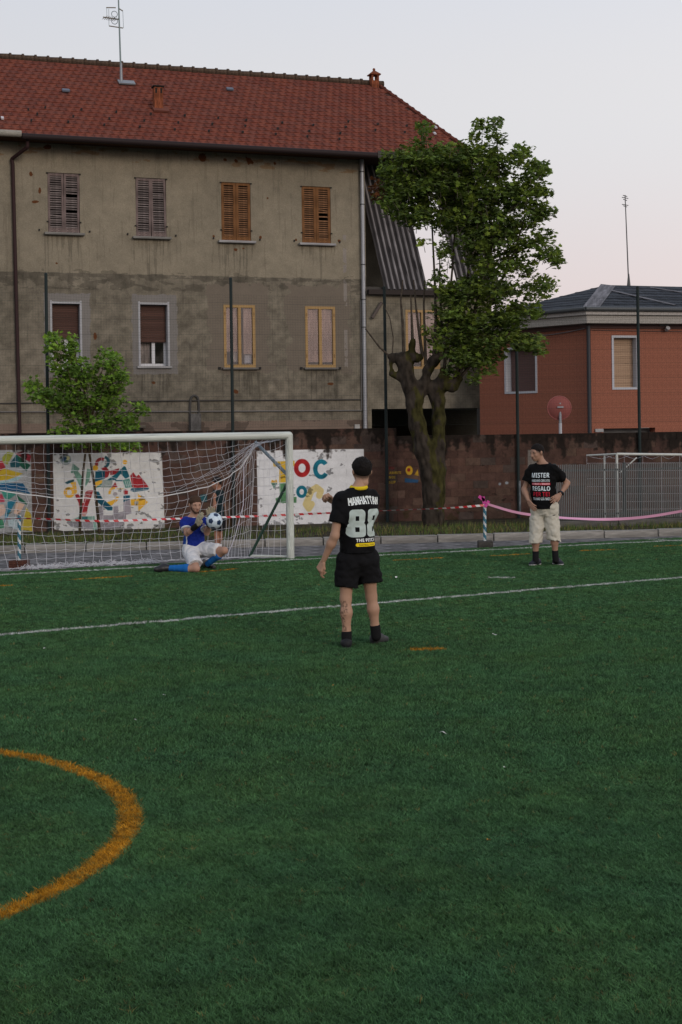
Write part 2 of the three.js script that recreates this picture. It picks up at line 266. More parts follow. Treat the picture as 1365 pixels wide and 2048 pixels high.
  q('#9a3236', [285, 570], [325, 555], [352, 600], [362, 650], [335, 670]); q('#9a3236', [330, 660], [410, 660], [440, 660], [425, 760], [345, 770]); q('#9a3236', [405, 540], [430, 518], [495, 515], [470, 600], [440, 680], [385, 650]); q('#b98d86', [360, 765], [430, 765], [405, 812], [370, 812]);
  for (let i = 0; i < 3; i++) path([Q(425 + i * 16, 535), Q(412 + i * 15, 630)], '#bfb3ad', 0.8);
  arc(...Q(605, 195), 11, 5.5, -1.2, 1.3, '#2b4f58'); arc(...Q(590, 215), 10, 6, 2.7, 5.2, '#8a3a3b'); ell(...Q(518, 262), 5.8, 5.4, '#d8a73c');
  q('#8e3035', [580, 265], [640, 250], [685, 300], [665, 360], [625, 385], [610, 300]); q('#1f5264', [520, 300], [560, 288], [630, 300], [625, 385], [512, 420]); q('#8e3035', [685, 295], [790, 265], [780, 330], [690, 345]);
  q('#d8a73c', [515, 425], [560, 405], [618, 398], [605, 425], [535, 480], [505, 478]); q('#2d6a66', [540, 470], [618, 418], [600, 470], [520, 488]);
  q('#8f9a96', [600, 400], [720, 385], [700, 485], [580, 485]); q('#1f5a68', [750, 330], [845, 240], [862, 248], [908, 360], [862, 388], [812, 330], [800, 335], [750, 400], [650, 400]); q('#8e3035', [745, 422], [770, 480], [700, 485]); q('#1f5264', [745, 400], [830, 400], [830, 412], [745, 412]);
  ell(...Q(855, 195), 4.6, 4.6, '#d8a73c'); q('#4f8078', [830, 400], [905, 380], [940, 480], [860, 490]); for (let i = 0; i < 3; i++) path([Q(855 + i * 22, 405), Q(880 + i * 20, 480)], '#c7cfcc', 1.2);
  q('#9a2f35', [915, 350], [950, 310], [985, 360], [1012, 336], [1105, 450], [1125, 480], [1000, 488], [940, 485]); q('#1f5264', [915, 520], [930, 492], [1130, 488], [1120, 512], [960, 535]);
  arc(...Q(735, 545), 9.5, 4.5, 2.9, 4.9, '#d8a73c'); ell(...Q(745, 560), 4.5, 4.2, '#9a9393'); path([Q(760, 500), Q(842, 498)], '#c9a55a', 1.5);
  q('#9a2f35', [840, 520], [860, 505], [890, 520], [888, 560], [845, 565]); q('#26566c', [838, 580], [912, 570], [912, 620], [838, 650]); q('#9a949b', [838, 650], [912, 620], [930, 780], [860, 800], [838, 740]);
  q('#d8a73c', [640, 655], [720, 630], [760, 590], [788, 590], [770, 635], [700, 690], [660, 680]); q('#1f5264', [520, 530], [555, 530], [600, 610], [715, 710], [712, 745], [660, 745], [540, 650]);
  q('#d8a73c', [920, 620], [1005, 615], [1002, 552], [1118, 650], [1010, 752], [1005, 690], [925, 690]); q('#9b9a94', [960, 645], [1010, 640], [1008, 680], [965, 678]);
  q('#8f8b90', [560, 720], [610, 690], [610, 800], [720, 800], [725, 700], [780, 690], [780, 770], [860, 750], [870, 850], [810, 930], [640, 965], [560, 960], [540, 800]); q('#8c8b90', [190, 880], [520, 860], [545, 965], [330, 950], [240, 930]); q('#7fa396', [190, 870], [330, 820], [510, 810], [540, 960], [490, 965], [500, 870], [300, 870]); q('#3a6b6c', [330, 815], [430, 815], [430, 850], [330, 850]);
  ell(...Q(180, 168), 11, 10.5, '#8f9a98'); ell(...Q(160, 165), 4, 4.5, '#3a5a7a'); ell(...Q(205, 150), 4, 4, '#c9c490'); ell(...Q(185, 190), 4, 3, '#556b5a'); ell(...Q(180, 150), 2.6, 2.2, '#2f4a66');
  // white panel with the round letters
  const R = (x, y) => [500 + x / 5.25, 860 + y / 5.25], r = (col, ...p) => poly(p.map(([x, y]) => R(x, y)), col);
  r('#d4d5d6', [70, 220], [580, 205], [1198, 200], [1205, 1080], [850, 1095], [100, 1095], [85, 800]);
  r('#c9a53a', [245, 335], [470, 322], [472, 378], [432, 384], [436, 552], [308, 552], [312, 385], [250, 385]);
  r('#557f5a', [310, 560], [430, 560], [440, 700], [492, 704], [490, 765], [280, 768], [270, 720], [318, 700]);
  arc(...R(549, 400), 12.4, 9.4, 0, 7, '#a32a2c', 1.15); arc(...R(750, 412), 12.5, 9, 0.62, 5.6, '#1f6d80', 1.28);
  arc(...R(545, 650), 8.2, 6.6, 0, 7, '#1f6d80', 1.15);
  path([R(730, 690), R(745, 640), R(700, 605), R(645, 640), R(615, 720), R(590, 780), R(620, 825), R(650, 780)], '#c9b983', 14, 'round');
  r('#c99a3e', [222, 552], [232, 522], [255, 535], [280, 520], [290, 552]); r('#55786a', [222, 556], [290, 556], [258, 618]);
  // small flower and scribbles on bare blocks
  ell(819, 941, 8, 10, '#b8922c'); ell(818, 940, 3.4, 3.8, '#8a2f22'); poly([[810, 956], [838, 960], [836, 966], [810, 965]], '#2a4a6a'); poly([[829, 950], [836, 938], [838, 952]], '#9a7a2a');
  c.font = `bold ${Math.round(7 / 107 * PPM)}px sans-serif`; c.fillStyle = '#a88a2c'; for (const [t, x, y] of [['AMBITI', 779, 949], ['NOI', 778, 958], ['SLIP', 778, 968]]) c.fillText(t, ...wp(x, y)); c.fillStyle = '#7c2a2a'; c.fillText('PIU', ...wp(778, 939));
  poly([[668, 1028], [676, 1028], [676, 1049], [668, 1049]], '#b8952c'); poly([[401, 990], [415, 988], [414, 1004], [401, 1004]], '#2a5a62');
  poly([[1056, 900], [1075, 900], [1075, 960], [1056, 960]], '#6a6560'); ell(1014, 966, 4, 3, '#8a8f94'); ell(1000, 968, 3, 3, '#83888e');
  // weathering: flaked paint, damp at the foot, black algae on the top courses
  const im = c.getImageData(0, 0, cv.width, cv.height), D = im.data;
  for (let y = 0; y < cv.height; y++) for (let x = 0; x < cv.width; x++) {
    const i = (y * cv.width + x) * 4, sx = x / PPM, sy = H - y / PPM, white = D[i] > 150 && D[i + 1] > 140;
    const a = fbm(sx * 2.2, sy * 2.2, 1, 4), b = fbm(sx * 9, sy * 9, 2, 3), g = rnd() - 0.5;
    let k = 1 + 0.28 * a + 0.26 * b + 0.16 * g, mixd = 0;
    const flake = fbm(sx * 5, sy * 7, 11, 4) + 0.25 * b;
    if (sx > X(0) / PPM && flake > (white ? 0.27 : 0.42)) { k *= 0.62; }
    if (white) k = 1 + 0.05 * a + 0.07 * b + 0.06 * g - (flake > 0.27 ? 0.36 : 0) - (sy < 0.35 && fbm(sx * 6, sy * 6, 21, 3) > 0.02 + sy ? 0.35 : 0);
    const streak = fbm(sx * 4.5, sy * 0.8, 5, 3), top = (sx + s0 < sStep ? 1.93 : 1.77) - sy;
    mixd = smooth(0.02, 0.30, 0.40 + 0.85 * streak + 0.5 * b - top * 1.05) * 0.9;
    const dirt = [38, 32, 28];
    const mossy = !white && sy < 0.6 && fbm(sx * 3, sy * 4, 31, 4) > 0.12 + sy * 0.35;
    for (let q2 = 0; q2 < 3; q2++) { let v = D[i + q2] * k; if (mossy) v = v * 0.6 + [46, 44, 22][q2] * 0.4; v = v * (1 - mixd) + dirt[q2] * (0.8 + 0.5 * b) * mixd; D[i + q2] = clamp(v, 0, 255); }
  }
  c.putImageData(im, 0, 0);
  const tex = canvasTex(cv), blockMat = mat([1, 1, 1], { map: tex, roughness: 0.92, bumpMap: bump(1), bumpScale: 0.006 });
  blockMat.bumpMap.repeat.set((s1 - s0) * 1.2, H * 1.2);
  const coreMat = mat([0.09, 0.085, 0.08], { map: mottleB });
  const uvBlock = (g, s, y) => { const p = g.attributes.position, uv = g.attributes.uv; for (let i = 0; i < p.count; i++) uv.setXY(i, (p.getX(i) + s - s0) / (s1 - s0), (p.getY(i) + y) / H); return g; };
  for (const sec of [0, 1]) {
    const th = thing('boundary_wall', W.A.clone(), W.rot), a = sec ? sStep : s0, b = sec ? s1 : sStep, top = sec ? 1.77 : 1.93;
    tag(th, sec ? 'bare brownish concrete block wall behind the maple tree, one step lower' : 'concrete block wall behind the goal with white painted mural panels', 'wall');
    part('core', uvBlock(box(b - a - 0.004, top - 0.004, 0.2, (a + b) / 2, (top - 0.004) / 2, -0.1036), 0, 0), blockMat, th);
    const mine = blocks.filter((k) => k.sec === sec).map((k) => { const mid = (k.l + k.e) / 2, p = W.world(mid, k.y, 0), px = CX + p.x / -p.z * F; return { ...k, score: (px > -20 && px < 1385 ? 0 : 10) + Math.abs(mid - (a + b) / 2) * 0.01 }; }).sort((x, y) => x.score - y.score);
    const rest = [];
    mine.forEach((k, i) => {
      const w = k.e - k.l - 0.003, h = k.h - 0.003, g = rbox(w, h, 0.05, 0.003, 0, 0, 0), mid = (k.l + k.e) / 2, my = k.y + k.h / 2, off = -0.0235 + rr(-0.0018, 0.0018);
      uvBlock(g, mid, my);
      if (i < 300) { const m = part('block', g, blockMat, th); m.position.set(mid, my, off); } else { g.translate(mid, my, off); rest.push(g); }
    });
    if (rest.length) part('block_courses', merge(rest), blockMat, th).userData.kind = 'stuff';
  }
}
// ================================================================ NET POLES and ball-stop net above the wall
{
  const tops = [[92, 548, 862], [461.5, 557, 862], [768.5, 575, 1040], [1031.5, 600, 1005], [1275, 574, 892]];
  const labels = ['dark green steel pole rising beside the young tree', 'dark green steel pole in front of the yellow framed window', 'dark green steel pole left of the maple trunk', 'dark green steel pole with a white stripe near its foot', 'dark green steel pole in front of the orange house'];
  const feet = tops.map(([px, py]) => { const h = W.hit(px + 5, 900, 0.06); return W.world(h.s, verge0, 0.06); });
  const H = 4.75;
  tops.forEach(([px, py], i) => {
    const f = feet[i], top = W.hit(px, py, 0.06).y, g = thing('net_pole', f); tag(g, labels[i], 'pole', 'poles of the ball-stop net');
    part('post', rod(V(0, -0.02, 0), V(0, top - verge0, 0), 0.032, 0.03, 10), M.darkPole, g); part('cap', rod(V(0, top - verge0, 0), V(0, top - verge0 + 0.02, 0), 0.034, 0.02, 10), M.darkPole, g);
    if (i === 3) part('white_stripe', rod(V(0.006, 0.12, 0.0), V(0.006, 0.75, 0.0), 0.026, 0.026, 10), mat([0.22, 0.25, 0.27], { map: mottleB }), g).position.set(0.012, 0, 0.012);
  });
  const s = feet.map((f) => f.clone().sub(W.A).dot(W.d)), sA = s[0] - 2.4, sB = s[4] + 2.4, lines = [], o = 0.06, y0 = 1.98, y1 = 4.55, r = 0.0008;
  const sag = (x) => { for (let i = 0; i < 4; i++) if (x > s[i] && x < s[i + 1]) { const t = (x - s[i]) / (s[i + 1] - s[i]); return 4 * t * (1 - t); } return 0; };
  for (let y = y0; y <= y1 + 0.01; y += 0.05) { const heavy = Math.round((y - y0) / 0.05) % 6 === 0, pts = []; for (let x = sA; x <= sB; x += 0.8) pts.push(V(x, y - 0.05 * sag(x) * (y - y0) / 2.5, 0)); lines.push(polyTube(pts, heavy ? 0.002 : r, 3)); }
  for (let x = sA; x <= sB; x += 0.05) lines.push(rod(V(x, y0, 0), V(x, y1 - 0.05 * sag(x), 0), r, r, 3));
  const net = part('ball_stop_net', merge(lines), mat([0.03, 0.04, 0.035])); net.position.copy(W.world(0, 0, o)); net.rotation.y = W.rot; tag(net, 'fine dark wire net stretched between green poles above the wall', 'net', null, 'stuff');
}
// ================================================================ PICKET FENCE at the right
{
  const A = onY(1100, 1066, 0), B = onY(1365, 1058, 0), P = plane(A, B), g = thing('picket_fence', A.clone(), P.rot), L = P.hit(1365, 1000).s + 1.6;
  tag(g, 'grey metal picket fence on a low concrete footing at the track', 'fence');
  const conc = mat([0.13, 0.125, 0.115], { map: mottleA, bumpMap: bump(4), bumpScale: 0.005 }), pk = mat([0.17, 0.18, 0.18], { roughness: 0.6, map: mottleC }), rail = mat([0.06, 0.07, 0.07], { roughness: 0.6 });
  const nf = Math.ceil((L + 0.2) / 1.4); for (let i = 0; i < nf; i++) part('footing', rbox(1.39, 0.22, 0.16, 0.012, -0.1 + i * 1.4 + 0.7, 0.10, -0.02), conc, g);
  const geo = rbox(0.018, 1.0, 0.012, 0.004, 0, 0.5, 0);
  for (let x = 0; x < L; x += 0.036) { const m = part('picket', geo, pk, g); m.position.set(x, 0.225, 0.012 + rr(-0.001, 0.001)); m.scale.y = rr(0.995, 1.005); }
  for (const y of [0.32, 1.12]) part('rail', box(L, 0.035, 0.02, L / 2, y, -0.008), rail, g);
  for (let x = 0.12; x < L; x += 1.35) part('fence_post', box(0.05, 1.05, 0.05, x, 0.72, -0.045), rail, g);
}
// small goal stored behind the fence
{
  const z = 27.0, tl = at(1234, 908, z), tr = at(1500, 911, z + 0.6), bk = at(1174, 911, z + 0.55), y0 = verge0, w = 0.024;
  const g = thing('small_goal', tl.clone().setY(y0)); tag(g, 'small white portable goal frame stored behind the picket fence', 'goal');
  const loc = (p) => p.clone().sub(g.position), fl = (p) => loc(p.clone().setY(y0));
  const L1 = loc(tl), R1 = loc(tr), B1 = loc(bk);
  part('crossbar', rod(L1, R1, w, w, 10), M.white, g); part('post', rod(fl(tl), L1, w, w, 10), M.white, g); part('post', rod(fl(tr), R1, w, w, 10), M.white, g);
  part('top_arm', rod(L1, B1, 0.017, 0.017, 8), M.white, g);
  const br = at(1209, 911, z + 0.3); part('rear_post', rod(fl(br), loc(br), 0.016, 0.016, 8), M.white, g);
  const d1 = at(1274, 915, z + 0.02), d2 = at(1240, 946, z + 0.02); part('corner_brace', rod(loc(d1), loc(d2), 0.012, 0.012, 8), M.white, g);
  const bl = at(1176, 1030, z + 0.55).setY(y0), lines = []; for (let i = 0; i <= 9; i++) { const t = i / 9, a = L1.clone().lerp(R1, t), b = B1.clone().lerp(R1.clone().add(V(0.2, 0, -0.5)), t); lines.push(tube([a, a.clone().lerp(b, 0.5).add(V(0, -0.08, 0)), b], 0.003, 3, false, 4)); lines.push(rod(b, b.clone().setY(0.02), 0.003, 0.003, 3)); }
  for (let j = 1; j < 8; j++) { const y = -j * 0.15; lines.push(rod(B1.clone().add(V(0, y, 0)), R1.clone().add(V(0.2, y, -0.5)), 0.003, 0.003, 3)); }
  part('net', merge(lines), M.netString, g).userData.kind = 'stuff';
}
// ================================================================ MAIN BUILDING
const FA = at(-60, 900, 38).setY(0), FB = at(735, 900, 41.8).setY(0), FP = plane(FA, FB);
const fx = (px, py = 600, off = 0) => FP.hit(px, py, off).s, fy = (px, py, off = 0) => FP.hit(px, py, off).y;
const rectOf = (l, r, t, b, P = FP, off = 0) => { const m = (t + b) / 2, c = (l + r) / 2; return { l: P.hit(l, m, off).s, r: P.hit(r, m, off).s, t: P.hit(c, t, off).y, b: P.hit(c, b, off).y }; };
function wallWithHoles(l, r, b, t, holes, depth) {
  const sh = new THREE.Shape([[l, b], [r, b], [r, t], [l, t]].map((p) => new THREE.Vector2(...p)));
  for (const h of holes) sh.holes.push(new THREE.Path([[h.l, h.b], [h.l, h.t], [h.r, h.t], [h.r, h.b]].map((p) => new THREE.Vector2(...p))));
  const g = new THREE.ExtrudeGeometry(sh, { depth, bevelEnabled: false }); g.translate(0, 0, -depth); return g;
}
const eaveY = (fy(50, 268, 0.75) + fy(740, 302, 0.75)) / 2, ridgeY = (fy(10, 112, -5) + fy(700, 165, -5)) / 2;
const sLeft = fx(-330), sCorner = fx(733), ridgeEnd = fx(756, 170, -5), eaveEnd = fx(962, 300, 0.75);
const upper = [[96, 160, 346, 466], [272, 333, 356, 474], [443, 502, 365, 482], [604, 662, 373, 487]].map((r) => rectOf(...r));
const lower = [[103, 163, 605, 738], [279, 338, 607, 733], [448, 511, 610, 735], [611, 671, 613, 735]].map((r) => rectOf(...r));
const bandY = fy(350, 551);
let building;
{
  const g = building = thing('apartment_building', FA.clone(), FP.rot); tag(g, 'long two storey plastered building with red tiled roof and wooden shutters', 'building');
  // plaster: colour patches, cement repairs, damp and rust stains
  const w = sCorner - sLeft, h = eaveY, TW = 1150, TH = Math.round(TW * h / w);
  const X = (u) => sLeft + u * w;
  const patches = lower.map((r, i) => i < 2 ? { l: r.l - 0.2, r: r.r + 0.24, t: r.t + 0.24, b: r.b - 0.22, c: [122, 119, 116] } : { l: r.l - 0.5, r: r.r + 0.45, t: r.t + 0.55, b: r.b - 0.1, c: [112, 104, 94] });
  const spots = [[62, 348, 4, 6], [80, 380, 3, 7], [72, 404, 7, 3], [405, 315, 7, 9], [450, 320, 5, 4], [472, 322, 4, 4], [497, 322, 10, 9], [550, 327, 4, 4], [113, 527, 4, 3], [472, 500, 4, 3], [487, 497, 3, 2], [535, 397, 2, 2], [308, 766, 6, 4], [472, 783, 6, 5], [662, 768, 7, 3], [428, 473, 3, 3], [521, 475, 3, 3], [592, 480, 3, 3], [678, 482, 3, 3], [190, 672, 3, 8], [95, 295, 10, 5]].map(([x, y, a, b]) => ({ ...FP.hit(x, y), a: a / 72, b: b / 72 }));
  const white = [[686, 470, 690, 612], [688, 660, 693, 745]].map(([a, b, c2, d]) => ({ l: fx(a, b), r: fx(c2 + 2, b), t: fy(a, b), b: fy(a, d) }));
  const tex = dataTex(TW, TH, (u, v) => {
    const s = X(u), y = v * h, a = fbm(s * 0.7, y * 0.7, 1, 5), b = fbm(s * 4, y * 4, 2, 4), n = rnd() - 0.5, big = fbm(s * 0.25, y * 0.3, 9, 3);
    const edge = bandY + 0.05 * fbm(s * 3, 0, 4, 3), lowerHalf = y < edge, q = fbm(s * 1.1, y * 1.5, 14, 5);
    let c = lowerHalf ? [117, 111, 99] : [131, 124, 109], k = 1 + 0.10 * a + 0.12 * b + 0.14 * n + 0.07 * big; if (fbm(s * 11, y * 0.6, 41, 3) > 0.22) k *= 0.93; for (const r2 of [...upper, ...lower]) if (s > r2.l - 0.12 && s < r2.r + 0.12 && y < r2.b && y > r2.b - 1.1 && fbm(s * 16, y * 0.7, 51, 2) > 0.02 + (r2.b - y) * 0.22) k *= 0.86;
    if (lowerHalf) { k += 0.22 * b + 0.12 * q; const stain = smooth(0.0, 0.16, q); c = c.map((x2, i) => x2 * (1 - stain * 0.32) + [84, 80, 70][i] * stain * 0.32); }
    const dline = y - bandY; if (dline > -0.45 && dline < 0.12 && fbm(s * 2.2, y * 5, 6, 4) > 0.02 + Math.max(0, dline) * 2 - 0.25 * (dline < 0 && dline > -0.1 ? 1 : 0)) k *= 0.84;
    if (y > h - 0.5 && fbm(s * 2, y * 6, 17, 4) > 0.14) { c = [124, 106, 84]; }
    if (y < 2.15) { c = [118, 104, 94]; k = 1 + 0.12 * a + 0.08 * b + 0.08 * n; if (fbm(s * 1.2, y * 2, 33, 4) > 0.12) k *= 0.8; }
    for (const p of patches) { const e = p.c[0] > 115 ? 0.08 * fbm(s * 6, y * 6, 8, 2) : 0.42 * fbm(s * 1.9, y * 1.9, 8, 4); if (s > p.l + e && s < p.r - e && y > p.b + e && y < p.t - e) { c = p.c; k = 1 + 0.05 * a + 0.05 * b + 0.06 * n; } }
    for (const p of spots) { const d = Math.hypot((s - p.s) / p.a, (y - p.y) / p.b) + 1.2 * b; if (d < 0.85) { c = [92, 58, 36]; k = 1 + 0.2 * n; } }
    for (const p of white) if (s > p.l && s < p.r && y < p.t && y > p.b && b > -0.12) { c = [132, 126, 120]; }
    return c.map((x2) => x2 * k);
  }, true, THREE.ClampToEdgeWrapping);
  tex.repeat.set(1 / w, 1 / h); tex.offset.set(-sLeft / w, 0);
  const bm = bump(0.9), plaster = mat([0.97, 0.95, 0.92], { map: tex, bumpMap: bm, bumpScale: 0.012, roughness: 0.95 });
  const cellar = rectOf(108, 288, 856, 870), holes = [...upper, ...lower, { l: cellar.l, r: cellar.r, t: cellar.t, b: cellar.t - 0.5 }].map((r) => ({ ...r }));
  part('wall', wallWithHoles(sLeft, sCorner, 0, eaveY - 0.02, holes, 0.42), plaster, g);
  const sideMat = mat([0.22, 0.19, 0.15], { map: mottleA, roughness: 0.95 });
  part('end_wall', box(0.4, eaveY - 0.05, 10, sCorner - 0.204, eaveY / 2 - 0.025, -5.43), sideMat, g);
  part('rear_wall', box(w, eaveY - 0.05, 0.4, (sLeft + sCorner) / 2 - 0.42, eaveY / 2 - 0.025, -10.65), sideMat, g);
  part('end_wall', box(0.4, eaveY - 0.05, 10, sLeft + 0.204, eaveY / 2 - 0.025, -5.43), sideMat, g);
  part('floor_slab', box(w - 0.9, 0.25, 9.8, (sLeft + sCorner) / 2, bandY - 0.1, -5.45), sideMat, g);

  // louvred shutters of the upper floor
  const greyWood = mat([0.27, 0.205, 0.19], { map: mottleB, roughness: 0.95 }), greySlat = [0.25, 0.31, 0.20].map((k) => mat([k, k * 0.83, k * 0.78], { map: mottleB, roughness: 0.95 }));
  const oker = mat([0.27, 0.125, 0.05], { map: mottleB, roughness: 0.8 }), okerSlat = [0.30, 0.36, 0.24].map((k) => mat([k, k * 0.52, k * 0.27], { map: mottleB, roughness: 0.85 }));
  const iron = mat([0.03, 0.028, 0.026], { roughness: 0.8 }), sillMat = mat([0.26, 0.25, 0.23], { map: mottleA }), sillPale = mat([0.42, 0.41, 0.41], { map: mottleA });
  upper.forEach((r, i) => {
    const W2 = r.r - r.l, H2 = r.t - r.b, lw = W2 / 2 - 0.012, fm = i < 2 ? greyWood : oker, sm = i < 2 ? greySlat : okerSlat, st = i < 2 ? 0.055 : 0.075, pitch = 0.062;
    for (const side of [0, 1]) {
      const cx = r.l + 0.008 + lw / 2 + side * (lw + 0.008), H3 = H2 - 0.03, cy = r.b + H2 / 2;
      const fr = merge([box(st, H3, 0.04, -lw / 2 + st / 2, 0, 0), box(st, H3, 0.04, lw / 2 - st / 2, 0, 0), box(lw - 2 * st, 0.07, 0.038, 0, H3 / 2 - 0.035, 0), box(lw - 2 * st, 0.12, 0.038, 0, -H3 / 2 + 0.06, 0)]);
      const leaf = part('shutter', fr, fm, g); leaf.position.set(cx, cy, -0.03); if (i === 1) leaf.rotation.z = side ? 0.012 : -0.008; if (i === 0 && side) leaf.rotation.z = -0.01;
      leaf.userData.label = i < 2 ? 'weathered grey shutter leaf with loose slats' : 'ochre brown louvred shutter leaf';
      const sg = box(lw - 2 * st - 0.004, 0.048, 0.009, 0, 0, 0, 0, -0.6), n = Math.floor((H3 - 0.23) / pitch) + 1;
      for (let k = 0; k < n; k++) {
        if ((i === 3 && side && (k === 9 || k === 11)) || (i === 0 && side && (k === 7 || k === 14))) continue;
        const m = part('slat', sg, pick(sm), leaf); m.position.set(rr(-0.002, 0.002), -H3 / 2 + 0.15 + k * pitch + rr(-1, 1) * (i < 2 ? 0.006 : 0.002), 0); m.rotation.z = i < 2 ? rr(-0.02, 0.02) : 0; if (i === 3 && side && k === 13) m.rotation.z = -0.12; if (i === 0 && !side && k === 5) m.rotation.z = -0.07;
      }
    }
    for (const x of [r.l - 0.01, r.r + 0.01]) for (const y of [r.t - 0.02, r.b + 0.3]) part('hinge', box(0.05, 0.035, 0.06, x, y, 0.0), iron, g);
    const sw = W2 + 0.22; part('sill', rbox(sw, 0.065, 0.2, 0.01, (r.l + r.r) / 2, r.b - 0.033, 0.045), i < 2 ? sillMat : sillPale, g);
    for (const x of [r.l - 0.24, r.r + 0.26]) part('shutter_catch', box(0.035, 0.05, 0.05, x, r.b + 0.06, 0.02), iron, g);
  });
  // lower windows: two with brown roller blinds, two with yellow wooden frames
  const brown = [0.085, 0.10, 0.075].map((k) => mat([k, k * 0.52, k * 0.4], { roughness: 0.7 })), pvc = mat([0.55, 0.55, 0.56], { roughness: 0.5 }), curtain = mat([0.42, 0.36, 0.33], { map: mottleA, roughness: 1, side: THREE.DoubleSide });
  const yel = mat([0.42, 0.27, 0.115], { roughness: 0.7, map: mottleC }), roomMat = mat([0.42, 0.38, 0.34]);
  lower.forEach((r, i) => {
    const W2 = r.r - r.l, H2 = r.t - r.b, cx = (r.l + r.r) / 2, cy = (r.t + r.b) / 2;
    if (i < 2) {
      const f = 0.055; part('window_surround', merge([box(f, H2 + f, 0.36, r.l - f / 2 + 0.03, cy + f / 2, -0.165), box(f, H2 + f, 0.36, r.r + f / 2 - 0.03, cy + f / 2, -0.165), box(W2 - 0.06, f, 0.36, cx, r.t + f / 2 - 0.03, -0.165)]), mat([0.44, 0.44, 0.45], { map: mottleC }), g);
      part('sill', rbox(W2 + 0.14, 0.06, 0.42, 0.01, cx, r.b - 0.02, -0.13), mat([0.48, 0.47, 0.46], { map: mottleA }), g);
      const drop = H2 * (i ? 0.60 : 0.53), bl = part('roller_blind', box(W2 - 0.075, 0.03, 0.05, 0, 0, 0), brown[2], g); bl.position.set(cx, r.t - drop, -0.2);
      const sg = new THREE.CylinderGeometry(0.034, 0.034, W2 - 0.08, 8, 1, false, -0.9, 1.8); sg.rotateZ(Math.PI / 2); sg.rotateX(-Math.PI / 2); const slat = rbox(W2 - 0.08, 0.046, 0.016, 0.006);
      for (let y = 0.04; y < drop - 0.03; y += 0.05) { const m = part('slat', slat, pick(brown), bl); m.position.set(0, y, rr(-0.001, 0.001)); }
      const wt = r.t - drop + 0.1, wb = r.b + 0.01, wh = wt - wb, wf = part('window', merge([box(W2 - 0.06, 0.06, 0.06, 0, wh / 2 - 0.03, 0), box(W2 - 0.06, 0.08, 0.06, 0, -wh / 2 + 0.04, 0), ...[-1, 1].flatMap((q) => [box(0.06, wh - 0.14, 0.06, q * ((W2 - 0.06) / 2 - 0.03), -0.001, 0)]), box(0.09, wh - 0.14, 0.07, 0.03, -0.001, 0.006)]), pvc, g);
      wf.position.set(cx, (wt + wb) / 2, -0.3);
      part('pane', box(W2 - 0.18, wh - 0.14, 0.006, 0, 0, 0), M.glass, wf);
      const cg = new THREE.PlaneGeometry(W2 * 0.42, wh, 14, 1), cp = cg.attributes.position; for (let k = 0; k < cp.count; k++) cp.setZ(k, 0.02 * Math.sin(cp.getX(k) * 45)); cg.computeVertexNormals(); part('curtain', cg, curtain, g).position.set(cx - W2 * 0.24, (wt + wb) / 2, -0.42);
    } else {
      const f = 0.075; const wf = part('window', merge([box(f, H2, 0.07, -W2 / 2 + f / 2, 0, 0), box(f, H2, 0.07, W2 / 2 - f / 2, 0, 0), box(W2 - 2 * f, f, 0.068, 0, H2 / 2 - f / 2, 0), box(W2 - 2 * f, f * 1.1, 0.068, 0, -H2 / 2 + f * 0.55, 0), box(0.085, H2 - 2.1 * f, 0.08, 0, 0, 0.004)]), yel, g); wf.position.set(cx, cy, -0.02);
      for (const q of [-1, 1]) { const pw = W2 / 2 - f - 0.045; part('pane', box(pw, H2 - 2.1 * f, 0.006, q * (0.0425 + pw / 2), 0, -0.012), M.glass, wf); for (const yy of [0.72, -0.62]) part('hinge', box(0.015, 0.1, 0.02, q * (W2 / 2 - 0.035), yy * H2 / 2, 0.04), mat([0.2, 0.11, 0.05]), wf); }
      const blindMat = mat([0.30, 0.20, 0.165], { roughness: 0.9, map: mottleA });
      for (const q of [-1, 1]) { const dropped = i === 3 ? H2 - 2.1 * f - 0.08 : H2 * (q < 0 ? 0.70 : 0.74); part('inner_blind', box(W2 / 2 - 0.1 - (i === 2 && q > 0 ? 0.1 : 0), dropped, 0.012, cx + q * (W2 / 4 - 0.02) + (i === 2 && q > 0 ? 0.05 : 0), r.t - f - dropped / 2, -0.062), blindMat, g); }
      part('sill', rbox(W2 + 0.12, 0.06, 0.17, 0.01, cx, r.b - 0.032, 0.03), mat([0.2, 0.185, 0.165], { map: mottleA }), g);
      if (i === 2) { const cg = box(0.16, 0.5, 0.02, cx - 0.1, r.b + 0.42, -0.16); part('curtain', cg, curtain, g); part('curtain', box(0.2, 0.55, 0.02, cx + 0.28, r.b + 0.4, -0.16), mat([0.24, 0.24, 0.27]), g); }
      for (const x of [r.l - 0.14, r.r + 0.12]) part('shutter_catch', box(0.07, 0.07, 0.06, x, r.b - 0.02, 0.02), iron, g);
    }
    part('room_back', box(W2 + 0.4, H2 + 0.4, 0.03, cx, cy, -1.6), roomMat, g);
  });
  // pipes, cables, meter cabinet
  const cable = mat([0.06, 0.055, 0.05]), pipe = mat([0.15, 0.14, 0.13], { roughness: 0.7 });
  const fpt = (px, py, o = 0.04) => { const h2 = FP.hit(px, py, o); return V(h2.s, h2.y, o); };
  part('cable', tube([fpt(-80, 808), fpt(60, 806), fpt(250, 803), fpt(420, 801), fpt(600, 800), fpt(724, 799)], 0.018, 5), cable, g);
  part('wall_pipe', polyTube([fpt(-100, 824), fpt(380, 823), fpt(724, 821)], 0.022, 6), pipe, g);
  part('wall_pipe', polyTube([fpt(724, 821), fpt(722, 600)], 0.02, 6), pipe, g);
  part('meter_pipe', tube([fpt(381, 862), fpt(381, 808), fpt(383, 796), fpt(389.5, 791), fpt(396, 796), fpt(398, 808), fpt(398, 835)], 0.035, 8, false, 40), mat([0.07, 0.065, 0.06]), g);
